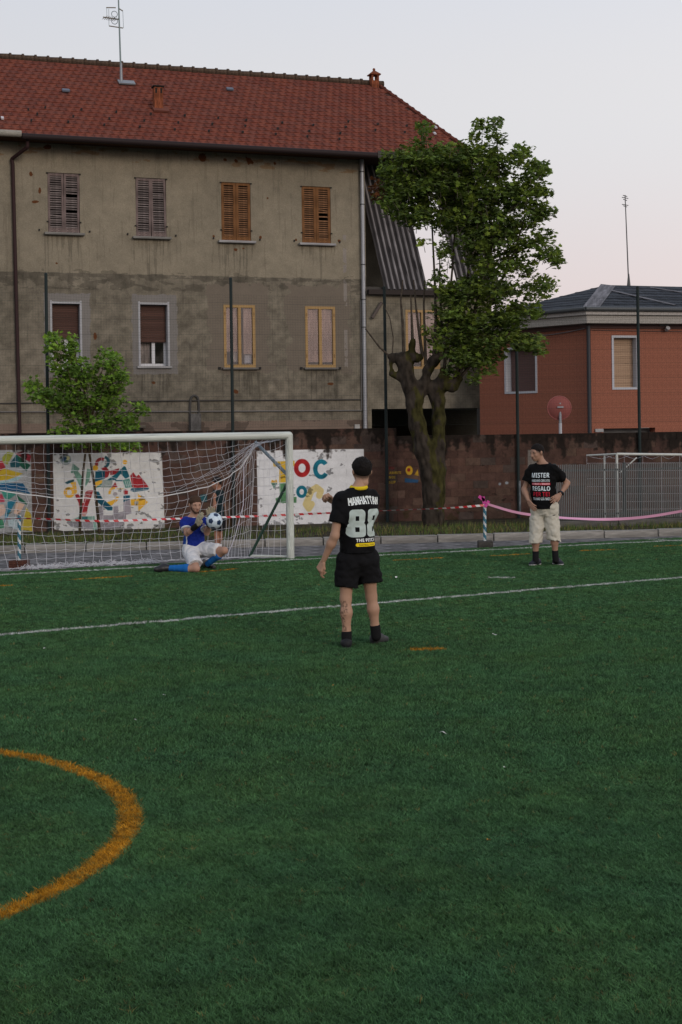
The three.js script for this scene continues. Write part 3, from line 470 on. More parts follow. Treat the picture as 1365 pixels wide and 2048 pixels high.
  { const a = FP.hit(390, 845); part('meter_box', rbox(0.3, 0.5, 0.15, 0.01, a.s, a.y, 0.08), mat([0.16, 0.15, 0.14], { map: mottleA }), g); const b2 = FP.hit(714, 855); part('junction_box', rbox(0.16, 0.18, 0.06, 0.01, b2.s, b2.y, 0.03), mat([0.35, 0.34, 0.32]), g); }
  for (const [a, b2, t] of [[108, 290, 858], [90, 20, 900]]) if (t < 900) { const q = rectOf(108, 288, 856, 870); part('cellar_window', box(q.r - q.l, 0.5, 0.02, (q.l + q.r) / 2, q.t - 0.25, -0.36), mat([0.2, 0.2, 0.19], { map: mottleA }), g); part('cellar_lintel', box(q.r - q.l + 0.1, 0.07, 0.06, (q.l + q.r) / 2, q.t + 0.03, 0.03), sideMat, g); }
  // downpipes
  const dp = mat([0.035, 0.018, 0.018], { roughness: 0.6 }), dpW = mat([0.36, 0.37, 0.39], { roughness: 0.45, metalness: 0.3, map: mottleC });
  part('downpipe', polyTube([V(fx(56, 268, 0.7), eaveY - 0.12, 0.68), V(fx(55, 285, 0.6), eaveY - 0.35, 0.62), fpt(24, 318, 0.09), fpt(26, 330, 0.09), fpt(41, 900, 0.09)], 0.05, 8), dp, g);
  const pipeX = fx(724, 330, 0.1), wpipe = part('downpipe', polyTube([V(pipeX, eaveY - 0.1, 0.1), V(pipeX + 0.0, 0, 0.1)], 0.058, 10), dpW, g);
  for (const py of [345, 410, 530, 600, 655]) part('pipe_clamp', new THREE.TorusGeometry(0.062, 0.012, 6, 14).rotateX(Math.PI / 2).translate(pipeX, fy(726, py), 0.1), iron, wpipe);

  // ---------------- roof
  const ov = 0.75, tilt = Math.atan2(ridgeY - eaveY, 5 + ov), slopeL = Math.hypot(ridgeY - eaveY, 5 + ov);
  const E = [V(sLeft - 0.3, eaveY, ov), V(eaveEnd, eaveY, ov), V(eaveEnd, eaveY, -10.9), V(sLeft - 0.3, eaveY, -10.9)], R = [V(sLeft - 0.3, ridgeY, -5), V(ridgeEnd, ridgeY, -5)];
  const tri = (...q) => q.flatMap((v) => [v.x, v.y, v.z]);
  const rg = new THREE.BufferGeometry(); rg.setAttribute('position', new THREE.Float32BufferAttribute([...tri(E[0], E[1], R[1]), ...tri(E[0], R[1], R[0]), ...tri(E[1], E[2], R[1]), ...tri(E[2], E[3], R[0]), ...tri(E[2], R[0], R[1]), ...tri(E[3], E[0], R[0]), ...tri(E[0], E[3], E[2]), ...tri(E[0], E[2], E[1])], 3));
  rg.setAttribute('uv', new THREE.Float32BufferAttribute(new Array(rg.attributes.position.count * 2).fill(0), 2)); rg.computeVertexNormals(); rg.translate(0, -0.05, 0);
  const roof = part('roof', rg, mat([0.06, 0.035, 0.028]), g);
  // interlocking clay tiles, laid course by course
  const tw = 0.226, tl = 0.345, up = V(0, Math.sin(tilt), -Math.cos(tilt)), nrm = V(0, Math.cos(tilt), Math.sin(tilt));
  const tileGeo = (() => { // a flat pan with a raised roll at each side, and a thick front edge
    const prof = [[-0.113, 0.006], [-0.098, 0.016], [-0.078, 0.008], [0.0, 0.006], [0.06, 0.009], [0.085, 0.016], [0.113, 0.006]], P = [], I = [];
    for (const [y, lift] of [[0, 0.020], [0.39, 0]]) for (const [x, z] of prof) P.push(x, y, z + lift);
    for (const [x] of prof) P.push(x, 0.002, -0.006);
    for (let k = 0; k < 6; k++) { I.push(k, k + 1, k + 8, k, k + 8, k + 7); I.push(14 + k, 15 + k, k + 1, 14 + k, k + 1, k); }
    const q = new THREE.BufferGeometry(); q.setAttribute('position', new THREE.Float32BufferAttribute(P, 3)); q.setIndex(I); const f = q.toNonIndexed(); f.computeVertexNormals(); f.setAttribute('uv', new THREE.Float32BufferAttribute(new Array(f.attributes.position.count * 2).fill(0).map((_, i) => f.attributes.position.array[Math.floor(i / 2) * 3 + i % 2]), 2)); return f;
  })();
  const tileCol = [[0.235, 0.064, 0.038], [0.215, 0.058, 0.036], [0.255, 0.072, 0.042], [0.195, 0.058, 0.038], [0.225, 0.070, 0.046]], tileMats = tileCol.map((c) => mat(c, { map: mottleB, roughness: 0.9 }));
  const base = new THREE.Matrix4().makeBasis(V(1, 0, 0), up, nrm), tiles = [];
  const rows = Math.floor(slopeL / tl);
  for (let r = 0; r < rows; r++) for (let s = sLeft; s < eaveEnd; s += tw) {
    const t = r * tl, frac = (t + tl) / slopeL, hip = eaveEnd + (ridgeEnd - eaveEnd) * frac; if (s + tw / 2 > hip) continue;
    const p = V(s + (r % 2 ? tw / 2 : 0), eaveY, ov).addScaledVector(up, t - 0.03).addScaledVector(nrm, -0.03);
    const wpnt = FP.world(p.x, p.y, p.z), px = CX + wpnt.x / -wpnt.z * F; tiles.push({ p, r, px, score: (px > -10 && px < 1000 ? 0 : 100) + r + Math.abs(px - 300) * 0.002, m: Math.floor(rnd() * 5), rz: rr(-0.012, 0.012), dz: rr(-0.004, 0.006) });
  }
  tiles.sort((a, b) => a.score - b.score);
  const restBy = tileMats.map(() => []);
  tiles.forEach((t, i) => { const M4 = base.clone().setPosition(t.p.addScaledVector(nrm, t.dz)); if (i < 300) { const m = part('roof_tile', tileGeo, tileMats[t.m], roof); m.applyMatrix4(M4); m.rotateZ(t.rz); } else { const q = tileGeo.clone(); q.applyMatrix4(M4); restBy[t.m].push(q); } });
  restBy.forEach((l, i) => { if (l.length) part('roof_tiling', merge(l), tileMats[i], roof).userData.kind = 'stuff'; });
  // ridge and hip caps
  const cap = new THREE.CylinderGeometry(0.115, 0.135, 0.42, 10, 1, true, 0, Math.PI); cap.rotateZ(Math.PI / 2); cap.rotateX(-Math.PI / 2); cap.rotateY(0);
  const capT = merge([cap, rod(V(-0.2, 0.135, 0), V(-0.2, 0.165, 0), 0.03, 0.03, 6)]);
  const capGeo = new THREE.CylinderGeometry(0.11, 0.13, 0.42, 12, 1); capGeo.rotateZ(Math.PI / 2);
  const capRing = new THREE.CylinderGeometry(0.155, 0.155, 0.06, 12, 1); capRing.rotateZ(Math.PI / 2); capRing.translate(-0.19, 0, 0);
  const capMesh = merge([capGeo, capRing]), ridgeMat = mat([0.12, 0.08, 0.055], { map: mottleB });
  for (let s = sLeft; s < ridgeEnd; s += 0.38) { const m = part('ridge_tile', capMesh, ridgeMat, roof); m.position.set(s, ridgeY - 0.02, -5); }
  const hipV = V(eaveEnd - ridgeEnd, eaveY - ridgeY, ov + 5), hipN = Math.floor(hipV.length() / 0.38);
  for (let k = 0; k < hipN; k++) { const m = part('hip_tile', capMesh, tileMats[3], roof); m.position.copy(R[1]).addScaledVector(hipV, (k + 0.6) / hipN); m.quaternion.setFromUnitVectors(V(1, 0, 0), hipV.clone().normalize()); m.scale.set(1, 0.55, 0.55); m.position.y -= 0.03; }
  // snow guards in slanting columns
  const sgM = mat([0.035, 0.035, 0.035]), sgG = merge([box(0.045, 0.03, 0.07, 0, 0, 0.05), box(0.02, 0.14, 0.012, 0, 0.06, 0.02)]);
  const slopeAt = (px, py) => { // where a photo pixel meets the roof slope, in the building's frame
    const o = V(0, EYE, 0), d = ray(px, py), loc = (v) => V(v.dot(FP.d), v.y, v.dot(FP.n)), o2 = loc(o.clone().sub(FA)), d2 = loc(d), p0 = V(0, eaveY, ov); const t = nrm.dot(p0.clone().sub(o2)) / nrm.dot(d2); return o2.addScaledVector(d2, t); };
  for (const [px, py] of [[57, 222], [75, 231], [91, 218], [63, 244], [163, 222], [147, 236], [137, 247], [233, 227], [219, 240], [209, 253], [302, 231], [289, 244], [280, 257], [370, 234], [357, 248], [350, 262], [437, 239], [425, 251], [418, 265], [493, 243], [491, 255], [486, 267], [565, 248], [556, 260], [552, 271], [627, 253], [619, 265], [615, 276], [697, 246], [692, 257], [681, 269], [679, 281], [756, 251], [751, 263], [814, 254], [810, 267]]) { const m = part('snow_guard', sgG, sgM, roof); m.applyMatrix4(base.clone().setPosition(slopeAt(px, py))); }
  const ventM = mat([0.12, 0.14, 0.18], { roughness: 0.6 }); for (const [px, py] of [[132, 184], [460, 181]]) { const m = part('roof_vent', rbox(0.22, 0.15, 0.07, 0.02, 0, 0, 0.05), ventM, roof); m.applyMatrix4(base.clone().setPosition(slopeAt(px, py))); }
  const clipM = mat([0.5, 0.48, 0.5]); for (const [px, py] of [[871, 258], [869, 270], [5, 240]]) { const m = part('metal_clip', box(0.07, 0.16, 0.04, 0, 0, 0.06), clipM, roof); m.applyMatrix4(base.clone().setPosition(slopeAt(px, py))); }
  // gutters and boards
  const gut = mat([0.022, 0.015, 0.015], { roughness: 0.6 }), gx0 = fx(44, 262, ov);
  const half = (len) => { const q = new THREE.CylinderGeometry(0.085, 0.085, len, 12, 1, false, 0, Math.PI); q.rotateZ(Math.PI / 2); q.rotateX(Math.PI / 2 + Math.PI); return q; };
  const gEnd = fx(752, 303, ov);
  part('gutter', merge([new THREE.CylinderGeometry(0.085, 0.085, gEnd - gx0, 12).rotateZ(Math.PI / 2).translate((gx0 + gEnd) / 2, eaveY - 0.1, ov + 0.06)]), gut, g);
  part('gutter', new THREE.CylinderGeometry(0.09, 0.09, gx0 - sLeft - 0.02, 12).rotateZ(Math.PI / 2).translate((sLeft + gx0 - 0.02) / 2, eaveY - 0.04, ov + 0.05), mat([0.34, 0.32, 0.27], { map: mottleC }), g);
  part('eave_board', box(gEnd - sLeft, 0.03, ov - 0.06, (sLeft + gEnd) / 2, eaveY - 0.085, ov / 2 - 0.04), mat([0.12, 0.06, 0.03], { map: mottleB }), g);
  part('flashing', box(eaveEnd - gEnd - 0.1, 0.2, 0.03, (gEnd + eaveEnd) / 2, eaveY - 0.06, ov + 0.03), mat([0.10, 0.095, 0.085], { map: mottleB }), g);
  // chimneys
  const clay = mat([0.34, 0.105, 0.05], { map: mottleB, roughness: 0.9 }), sootAndShade = mat([0.02, 0.018, 0.016]);
  { const p = slopeAt(318, 220), h2 = 0.66, c2 = part('chimney', rbox(0.26, h2 + 0.2, 0.26, 0.01, 0, h2 / 2 - 0.1, -0.1), clay, g); c2.position.copy(p);
    part('cap', box(0.32, 0.035, 0.32, 0, h2 + 0.03, -0.1), sootAndShade, c2); part('vent_shade_panel', box(0.06, 0.15, 0.014, -0.075, h2 - 0.1, 0.026), sootAndShade, c2); part('vent_shade_panel', box(0.06, 0.15, 0.014, 0.075, h2 - 0.1, 0.026), sootAndShade, c2); part('base_flashing', box(0.46, 0.05, 0.4, 0.05, 0.03, 0.02, 0, tilt), mat([0.14, 0.05, 0.035]), c2); }  // vents are near-black panels, the shade of the holes put into their colour
  { const p = FP.hit(749, 187, -4.8), c2 = part('chimney', merge([rbox(0.26, 0.62, 0.26, 0.01, 0, 0.1, 0), box(0.06, 0.2, 0.06, -0.1, 0.5, -0.1), box(0.06, 0.2, 0.06, 0.1, 0.5, -0.1), box(0.06, 0.2, 0.06, -0.1, 0.5, 0.1), box(0.06, 0.2, 0.06, 0.1, 0.5, 0.1)]), clay, g); c2.position.set(p.s, p.y, -4.8);
    part('cap', new THREE.ConeGeometry(0.26, 0.16, 4).rotateY(Math.PI / 4).translate(0, 0.7, 0), clay, c2); part('cap_slab', box(0.36, 0.035, 0.36, 0, 0.612, 0), clay, c2); part('knob', new THREE.SphereGeometry(0.05, 8, 6).translate(0, 0.79, 0), clay, c2); }
  // TV antenna standing on the roof
  { const p = slopeAt(243, 166), q = FP.world(p.x, p.y, p.z), a = thing('tv_antenna', q, FP.rot); tag(a, 'tall tv antenna mast with folded elements on the red tiled roof', 'antenna');
    const am = mat([0.16, 0.21, 0.21], { roughness: 0.5, metalness: 0.4 }), am2 = mat([0.22, 0.2, 0.16]), sc = 43 / F; part('mast', rod(V(0, -0.05, 0), V(-0.06, 200 * sc, 0), 0.028, 0.02, 8), am, a); part('mast_foot', rod(V(0, -0.05, 0), V(0, 0.6, 0), 0.05, 0.035, 8), M.greyMetal, a); part('foot_plate', box(0.5, 0.04, 0.3, 0.15, 0.02, 0.05, 0, tilt), M.greyMetal, a);
    const Y = (py) => (166 - py) * sc, X2 = (px) => (px - 242) * sc;
    part('boom', rod(V(X2(202), Y(47), 0.5), V(X2(243), Y(34), -0.3), 0.02, 0.02, 6), am2, a);
    for (let k = 0; k < 7; k++) { const t = k / 6, c2 = V(X2(206 + 30 * t), Y(46 - 9.5 * t), 0.42 - 0.62 * t); part('element', rod(c2.clone().add(V(-0.06, -0.02, -0.12)), c2.clone().add(V(0.06, 0.02, 0.12)), 0.008, 0.008, 4), am2, a); }
    for (const [x0, y0, x1, y1] of [[214, 18, 233, 16.5], [219, 54, 247, 56], [240, 18, 247, 22]]) part('element', rod(V(X2(x0), Y(y0), 0), V(X2(x1), Y(y1), 0), 0.017, 0.017, 6), am2, a);
    for (const [x0, y0, x1, y1] of [[215, 18, 215, 36], [219, 20, 219, 54], [247, 20, 248, 56]]) part('element', rod(V(X2(x0), Y(y0), 0), V(X2(x1), Y(y1), 0), 0.006, 0.006, 4), am, a);
    for (const py of [30, 44]) part('loop', new THREE.TorusGeometry(0.09, 0.01, 6, 16).translate(X2(230), Y(py), 0.02), am, a); }
}
// ---------------------------------------------------------------- annex with corrugated cladding
{
  const g = thing('annex_building', FA.clone(), FP.rot); tag(g, 'lower annex with slanting corrugated sheets above a garage opening', 'building');
  const off = 0, l = sCorner + 0.006, r = fx(985, 700), top = fy(850, 585), win = rectOf(812, 880, 620, 738), gar = { l: fx(744, 840), r: fx(966, 840), t: fy(850, 817), b: 0.02 };
  const pl = mat([0.25, 0.22, 0.165], { map: mottleA, bumpMap: bump(0.9), bumpScale: 0.01, roughness: 0.95 });
  part('wall', wallWithHoles(l, r, 0, top, [win, gar], 0.3), pl, g);
  part('side_wall', box(0.3, top, 7.6, r - 0.152, top / 2, -4.12), pl, g); part('rear_wall', box(r - l, top, 0.3, (l + r) / 2, top / 2, -8.1), pl, g); part('flat_roof', box(r - l, 0.2, 8.2, (l + r) / 2, top + 0.04, -4.12), mat([0.06, 0.055, 0.05]), g); part('party_wall', box(0.2, top, 7.6, l + 0.1, top / 2, -4.12), pl, g);
  const yel = mat([0.34, 0.22, 0.10], { roughness: 0.7 }), W2 = win.r - win.l, H2 = win.t - win.b, f = 0.075, cx = (win.l + win.r) / 2, cy = (win.t + win.b) / 2;
  const wf = part('window', merge([box(f, H2, 0.07, -W2 / 2 + f / 2, 0, 0), box(f, H2, 0.07, W2 / 2 - f / 2, 0, 0), box(W2 - 2 * f, f, 0.068, 0, H2 / 2 - f / 2, 0), box(W2 - 2 * f, f, 0.068, 0, -H2 / 2 + f / 2, 0), box(0.085, H2 - 2 * f, 0.08, 0, 0, 0.004)]), yel, g); wf.position.set(cx, cy, -0.03);
  for (const q of [-1, 1]) { const pw = W2 / 2 - f - 0.045; part('pane', box(pw, H2 - 2 * f, 0.006, q * (0.0425 + pw / 2), 0, -0.01), M.glass, wf); part('inner_blind', box(pw, H2 * 0.86, 0.02, q * (0.0425 + pw / 2), 0.08, -0.09), mat([0.28, 0.2, 0.17]), wf); }
  part('garage_jamb', box(0.18, gar.t - 0.02, 0.06, gar.r - 0.08, (gar.t) / 2, -0.02), mat([0.14, 0.135, 0.125], { map: mottleA }), g);
  // corrugated sheets, sloping from the roof eave out to the wall head
  const topY = eaveY - 0.02, botY = top + 0.05, back = -1.0, sheetMats = [0.95, 0.85, 1.0].map((k) => mat([k, k, k], { vertexColors: true, roughness: 0.95, side: THREE.DoubleSide }));
  const sheet = (s0, s1) => { const P = [], I = [], C2 = [], pit = 0.177, N = 24, nx = Math.round((s1 - s0) / pit * 8); for (let i = 0; i <= nx; i++) { const s = s0 + (s1 - s0) * i / nx, d = 0.045 * Math.cos(s / pit * 6.283); for (let ti = 0; ti < N; ti++) { const t = ti / (N - 1); P.push(s - 0.42 * t, botY + (topY - botY) * t + d * 0.5, 0.15 + (back - 0.15) * t + d * 0.87); const paleCrest = fbm(s * 6, t * 5, 3, 3) + 0.9 * Math.cos(s / pit * 6.283) > 0.42 ? 1 : 0, k = (paleCrest ? 0.21 : 0.045) * (1 + 0.9 * fbm(s * 9, t * 14, 8, 3)); C2.push(k, k * 0.93, k * 0.94); } }  // colour follows the ribs: pale on crests, near black in valleys, broken by noise
    for (let i = 0; i < nx; i++) for (let k = 0; k < N - 1; k++) { const a = i * N + k; I.push(a, a + N, a + 1, a + 1, a + N, a + N + 1); } const q = new THREE.BufferGeometry(); q.setAttribute('position', new THREE.Float32BufferAttribute(P, 3)); q.setIndex(I); q.setAttribute('color', new THREE.Float32BufferAttribute(C2, 3)); q.computeVertexNormals(); return q; };
  const a0 = fx(770, 572, 0.15), a1 = fx(855, 572, 0.15), b0 = fx(919, 572, 0.15), b1 = fx(1003, 572, 0.15), n = 2;
  for (let k = 0; k < n; k++) part('corrugated_sheet', sheet(a0 + (a1 - a0) * k / n - 0.02, a0 + (a1 - a0) * (k + 1) / n), sheetMats[k], g);
  for (let k = 0; k < n; k++) part('corrugated_sheet', sheet(b0 + (b1 - b0) * k / n - 0.02, b0 + (b1 - b0) * (k + 1) / n), sheetMats[k + 1], g);
  part('eave_beam', box(r - l + 0.3, 0.14, 0.16, (l + r) / 2 + 0.15, botY - 0.08, 0.14), mat([0.035, 0.028, 0.025]), g);
  part('post', box(0.14, topY - botY - 0.4, 0.14, fx(925, 520, -0.4), (topY + botY) / 2 - 0.2, -0.45), mat([0.05, 0.06, 0.04]), g);
  part('cheek_wall', box(a0 - l + 1.5, topY - botY, 0.1, (a0 + l + 1.5) / 2 - 0.2, (topY + botY) / 2, -1.3), pl, g);
  part('strut', rod(V(fx(745, 636, 0.1), fy(745, 636, 0.1), 0.1), V(fx(764, 605, 0.1), fy(764, 605, 0.1), 0.1), 0.05, 0.05, 8), mat([0.10, 0.08, 0.07]), g);
}
// ================================================================ ORANGE HOUSE
{
  const C0 = at(1180, 800, 38.5).setY(0), LP = at(960, 800, 41.6).setY(0), RP = at(1560, 800, 40.0).setY(0);
  const PR = plane(C0, RP), PL = plane(LP, C0), lenL = LP.distanceTo(C0), lenR = RP.distanceTo(C0);
  const g = thing('orange_house', C0.clone(), PR.rot); tag(g, 'single storey orange plastered house with dark hipped roof behind the wall', 'house');
  const loc = (w) => { const v = w.clone().sub(C0); return V(v.dot(PR.d), v.y, v.dot(PR.n)); };
  const topY = PR.hit(1180, 648).y, mk = (c) => mat(c, { map: mottleC, bumpMap: bump(1.5), bumpScale: 0.006, roughness: 0.95 });
  const orange = mk([0.33, 0.128, 0.082]);
  const wr = rectOf(1224, 1277, 671, 779, PR);
  part('wall', wallWithHoles(0, lenR, 0, topY, [wr, { l: PR.hit(1207, 860).s, r: PR.hit(1311, 860).s, t: PR.hit(1250, 856).y, b: 1.0 }], 0.35), orange, g);
  const left = new THREE.Group(); const wl = rectOf(1010, 1075, 694, 787, PL), lw = part('side_wall', wallWithHoles(0, lenL - 0.002, 0, topY, [wl], 0.3), orange, g);
  const ang = PL.rot - PR.rot; lw.rotation.y = ang; lw.position.copy(loc(LP));
  const lp = (s, y, o) => loc(PL.world(s, y, o));
  const frame = mat([0.42, 0.43, 0.46], { roughness: 0.6 }), beige = [0.36, 0.33, 0.39].map((k) => mat([k, k * 0.68, k * 0.45], { roughness: 0.75 })), dull = [0.12, 0.118].map((k) => mat([k, k * 0.62, k * 0.56], { roughness: 0.75 }));
  function window_(r, rot, pos, mats) {
    const W2 = r.r - r.l, H2 = r.t - r.b, f = 0.06, wf = part('window_frame', merge([box(f, H2, 0.26, -W2 / 2 + f / 2, 0, 0), box(f, H2, 0.26, W2 / 2 - f / 2, 0, 0), box(W2 - 2 * f, f, 0.26, 0, H2 / 2 - f / 2, 0), box(W2 - 2 * f, f, 0.26, 0, -H2 / 2 + f / 2, 0)]), frame, g);
    wf.position.copy(pos); wf.rotation.y = rot; const sl = rbox(W2 - 2 * f, 0.047, 0.016, 0.006);
    for (let y = -H2 / 2 + f + 0.025; y < H2 / 2 - f; y += 0.05) part('blind_slat', sl, pick(mats), wf).position.set(0, y, -0.1);
  }
  window_(wr, 0, V((wr.l + wr.r) / 2, (wr.t + wr.b) / 2, -0.11), beige);
  window_(wl, ang, lp((wl.l + wl.r) / 2, (wl.t + wl.b) / 2, -0.11), dull);
  part('cellar_window', box(PR.hit(1311, 860).s - PR.hit(1207, 860).s, 0.9, 0.02, (PR.hit(1311, 860).s + PR.hit(1207, 860).s) / 2, PR.hit(1250, 856).y - 0.46, -0.33), mat([0.16, 0.16, 0.16], { map: mottleA }), g); part('rear_wall', box(lenR, topY, 0.3, lenR / 2, topY / 2, -8.8), orange, g);
  part('cellar_sill', rbox(0.24, 0.09, 0.05, 0.01, PR.hit(1198, 862).s, PR.hit(1198, 861).y, 0.03), mat([0.3, 0.3, 0.3]), g);
  // projecting cornice in two steps, gutter
  const o1 = 0.35, o2 = 0.5, pale = mat([0.40, 0.375, 0.34], { map: mottleC }), pale2 = mat([0.50, 0.47, 0.44], { map: mottleC });
  const ringAt = (o) => { const a = PL.world(-0.0, 0, o), b = (() => { // corner of the two offset lines
      const n1 = PL.n, n2 = PR.n, k = o / (1 + n1.dot(n2)); return C0.clone().add(n1.clone().add(n2).multiplyScalar(k)); })(), c = PR.world(lenR, 0, o); return [loc(a), loc(b), loc(c), V(lenR, 0, -9), loc(LP.clone().addScaledVector(PR.n, -7))]; };
  const slab = (o, y, h) => { const sh = new THREE.Shape(ringAt(o).map((p) => new THREE.Vector2(p.x, -p.z))), q = new THREE.ExtrudeGeometry(sh, { depth: h, bevelEnabled: false }); q.rotateX(-Math.PI / 2); q.translate(0, y, 0); return q; };
  const y1 = topY, h1 = 0.22, h2 = 0.12;
  part('soffit_trim', slab(0.05, topY - 0.12, 0.117), mat([0.09, 0.05, 0.045]), g);
  part('cornice', slab(o1, y1, h1), pale, g); part('cornice', slab(o2 - 0.06, y1 + h1 + 0.002, h2), pale2, g);
  const gy = y1 + h1 + h2 + 0.03, gm = mat([0.055, 0.06, 0.062], { roughness: 0.5 }), [ga, gb, gc] = ringAt(o2).map((p) => p.setY(gy));
  part('gutter', merge([rod(ga, gb, 0.06, 0.06, 8), rod(gb, gc, 0.06, 0.06, 8)]), gm, g);
  // hipped roof: dark sheeting with pale metal strips
  const apex = at(1213, 570, 41.5), ax = loc(apex), rEnd = loc(at(1560, 578, 43.5)), rim = ringAt(o2).map((p) => p.setY(gy - 0.01)), tri = (...q) => q.flatMap((v) => [v.x, v.y, v.z]);
  const backL = loc(at(985, 640, 46)).setY(gy);
  const slate = mat([0.045, 0.052, 0.066], { map: mottleB, roughness: 0.7 });
  const rg = new THREE.BufferGeometry(); rg.setAttribute('position', new THREE.Float32BufferAttribute([...tri(rim[1], rim[2], rEnd), ...tri(rim[1], rEnd, ax), ...tri(rim[0], rim[1], ax), ...tri(rim[0], ax, backL), ...tri(backL, ax, rEnd), ...tri(rim[0], rim[2], rim[1])], 3)); rg.setAttribute('uv', new THREE.Float32BufferAttribute(rg.attributes.position.array.filter((_, i) => i % 3 < 2), 2)); rg.computeVertexNormals();
  const roof = part('roof', rg, slate, g);
  const strip = mat([0.22, 0.21, 0.23], { map: mottleB, roughness: 0.6 }), onRoof = (a, b, w, m, nm = 'metal_strip', lift = 0.015) => { const d = b.clone().sub(a), nrm2 = new THREE.Vector3().crossVectors(rim[2].clone().sub(rim[1]), ax.clone().sub(rim[1])).normalize(); const q = box(d.length(), 0.012, w, 0, 0, 0); const m4 = new THREE.Matrix4().makeBasis(d.clone().normalize(), nrm2, new THREE.Vector3().crossVectors(d.clone().normalize(), nrm2)).setPosition(a.clone().lerp(b, 0.5).addScaledVector(nrm2, lift)); q.applyMatrix4(m4); part(nm, q, m, roof); };
  const P01 = (u, v) => { const bq = rim[1].clone().lerp(rim[2], u), tq = ax.clone().lerp(rEnd, u); return bq.lerp(tq, v); };
  onRoof(P01(0.02, 0.03), P01(0.012, 0.98), 0.42, strip); onRoof(P01(0.03, 0.78), P01(0.42, 0.18), 0.13, strip); onRoof(P01(0.25, 0.92), P01(0.55, 0.6), 0.1, strip);
  const row = mat([0.06, 0.067, 0.082], { roughness: 0.75 }), row2 = mat([0.036, 0.042, 0.054], { roughness: 0.75 });
  for (let k = 1; k < 9; k++) onRoof(P01(0, k / 9), P01(0.7, k / 9), 0.05, k % 2 ? row : row2, 'roof_batten', 0.004);
  const Ln = new THREE.Vector3().crossVectors(rim[1].clone().sub(rim[0]), ax.clone().sub(rim[0])).normalize();
  for (let k = 1; k < 9; k++) { const a = rim[0].clone().lerp(ax, k / 9), b = rim[1].clone().lerp(ax, k / 9), d = b.clone().sub(a); const q = box(d.length(), 0.014, 0.06, 0, 0, 0); q.applyMatrix4(new THREE.Matrix4().makeBasis(d.clone().normalize(), Ln, new THREE.Vector3().crossVectors(d.clone().normalize(), Ln)).setPosition(a.clone().lerp(b, 0.5).addScaledVector(Ln, 0.004))); part('roof_batten', q, k % 2 ? row : row2, roof); }
  // downpipe at the corner, lamp, cable
  const dp = PR.world(-0.02, 0, 0.06), dl = loc(dp); part('downpipe', rod(V(dl.x - 0.02, 0, dl.z), V(dl.x - 0.02, topY - 0.05, dl.z), 0.055, 0.055, 10), mat([0.02, 0.022, 0.028], { roughness: 0.5 }), g);
  const q = PR.hit(1330, 655); const fl = part('wall_lamp', new THREE.CylinderGeometry(0.06, 0.045, 0.13, 12).rotateX(1.1).translate(q.s, q.y - 0.05, 0.14), mat([0.35, 0.35, 0.36]), g); part('lamp_bracket', box(0.26, 0.04, 0.08, q.s - 0.06, q.y + 0.06, 0.04), gm, fl);
  part('cable', tube([lp(0.3, topY - 0.1, 0.04), lp(lenL * 0.45, topY - 0.22, 0.05), lp(lenL * 0.75, topY - 0.2, 0.05), lp(lenL - 0.1, topY - 0.12, 0.05)], 0.012, 5), mat([0.2, 0.19, 0.2]), g);
  part('cable', tube([V(0.05, topY - 0.16, 0.03), V(lenR * 0.4, topY - 0.19, 0.03), V(lenR, topY - 0.17, 0.03)], 0.01, 5), mat([0.15, 0.1, 0.09]), g);
  // antenna on the house roof
  { const p = at(1258, 568, 42.0), a = thing('tv_antenna', p); tag(a, 'thin tv antenna with small combs on the orange house roof', 'antenna'); const am = mat([0.10, 0.10, 0.10], { roughness: 0.6 }), sc = 42 / F;
    part('mast', rod(V(0, -0.1, 0), V(-5 * sc, 178 * sc, 0), 0.02, 0.014, 8), am, a); part('mast_foot', rod(V(0, -0.1, 0), V(0, 0.3, 0), 0.06, 0.02, 8), am, a);
    for (const [y, L] of [[177, 0.14], [173, 0.2], [169, 0.12], [159, 0.2], [156, 0.12]]) part('element', rod(V(-5 * sc - L / 2, y * sc, 0.05), V(-5 * sc + L / 2, y * sc - 0.02, -0.05), 0.012, 0.012, 5), am, a); }
}
// round traffic mirror seen from behind
{
  const z = 33, base = at(1121, 900, z).setY(0), g = thing('traffic_mirror', base); tag(g, 'round red backed traffic mirror on a grey pole beyond the wall', 'mirror');
  const c = at(1119, 816, z).sub(base), gal = mat([0.26, 0.27, 0.29], { roughness: 0.5, metalness: 0.4 });
  part('pole', rod(V(0, -0.02, 0.06), V(0, c.y + 0.12, 0.06), 0.032, 0.032, 10), gal, g);
  const dish = new THREE.SphereGeometry(0.42, 28, 8, 0, 6.2832, 0, 0.70); dish.rotateX(Math.PI / 2); dish.translate(c.x, c.y, -0.32); part('dish', dish, mat([0.24, 0.075, 0.065], { roughness: 0.7, side: THREE.DoubleSide }), g);
  part('rim', new THREE.TorusGeometry(0.272, 0.014, 8, 32).translate(c.x, c.y, 0.0), mat([0.27, 0.075, 0.065], { roughness: 0.5 }), g);
  part('clamp', box(0.14, 0.035, 0.06, 0, c.y + 0.02, 0.1), gal, g); part('pole_sleeve', rod(V(0, 0, 0.06), V(0, at(1121, 846, z).y, 0.06), 0.037, 0.037, 10), mat([0.42, 0.43, 0.45]), g);
}
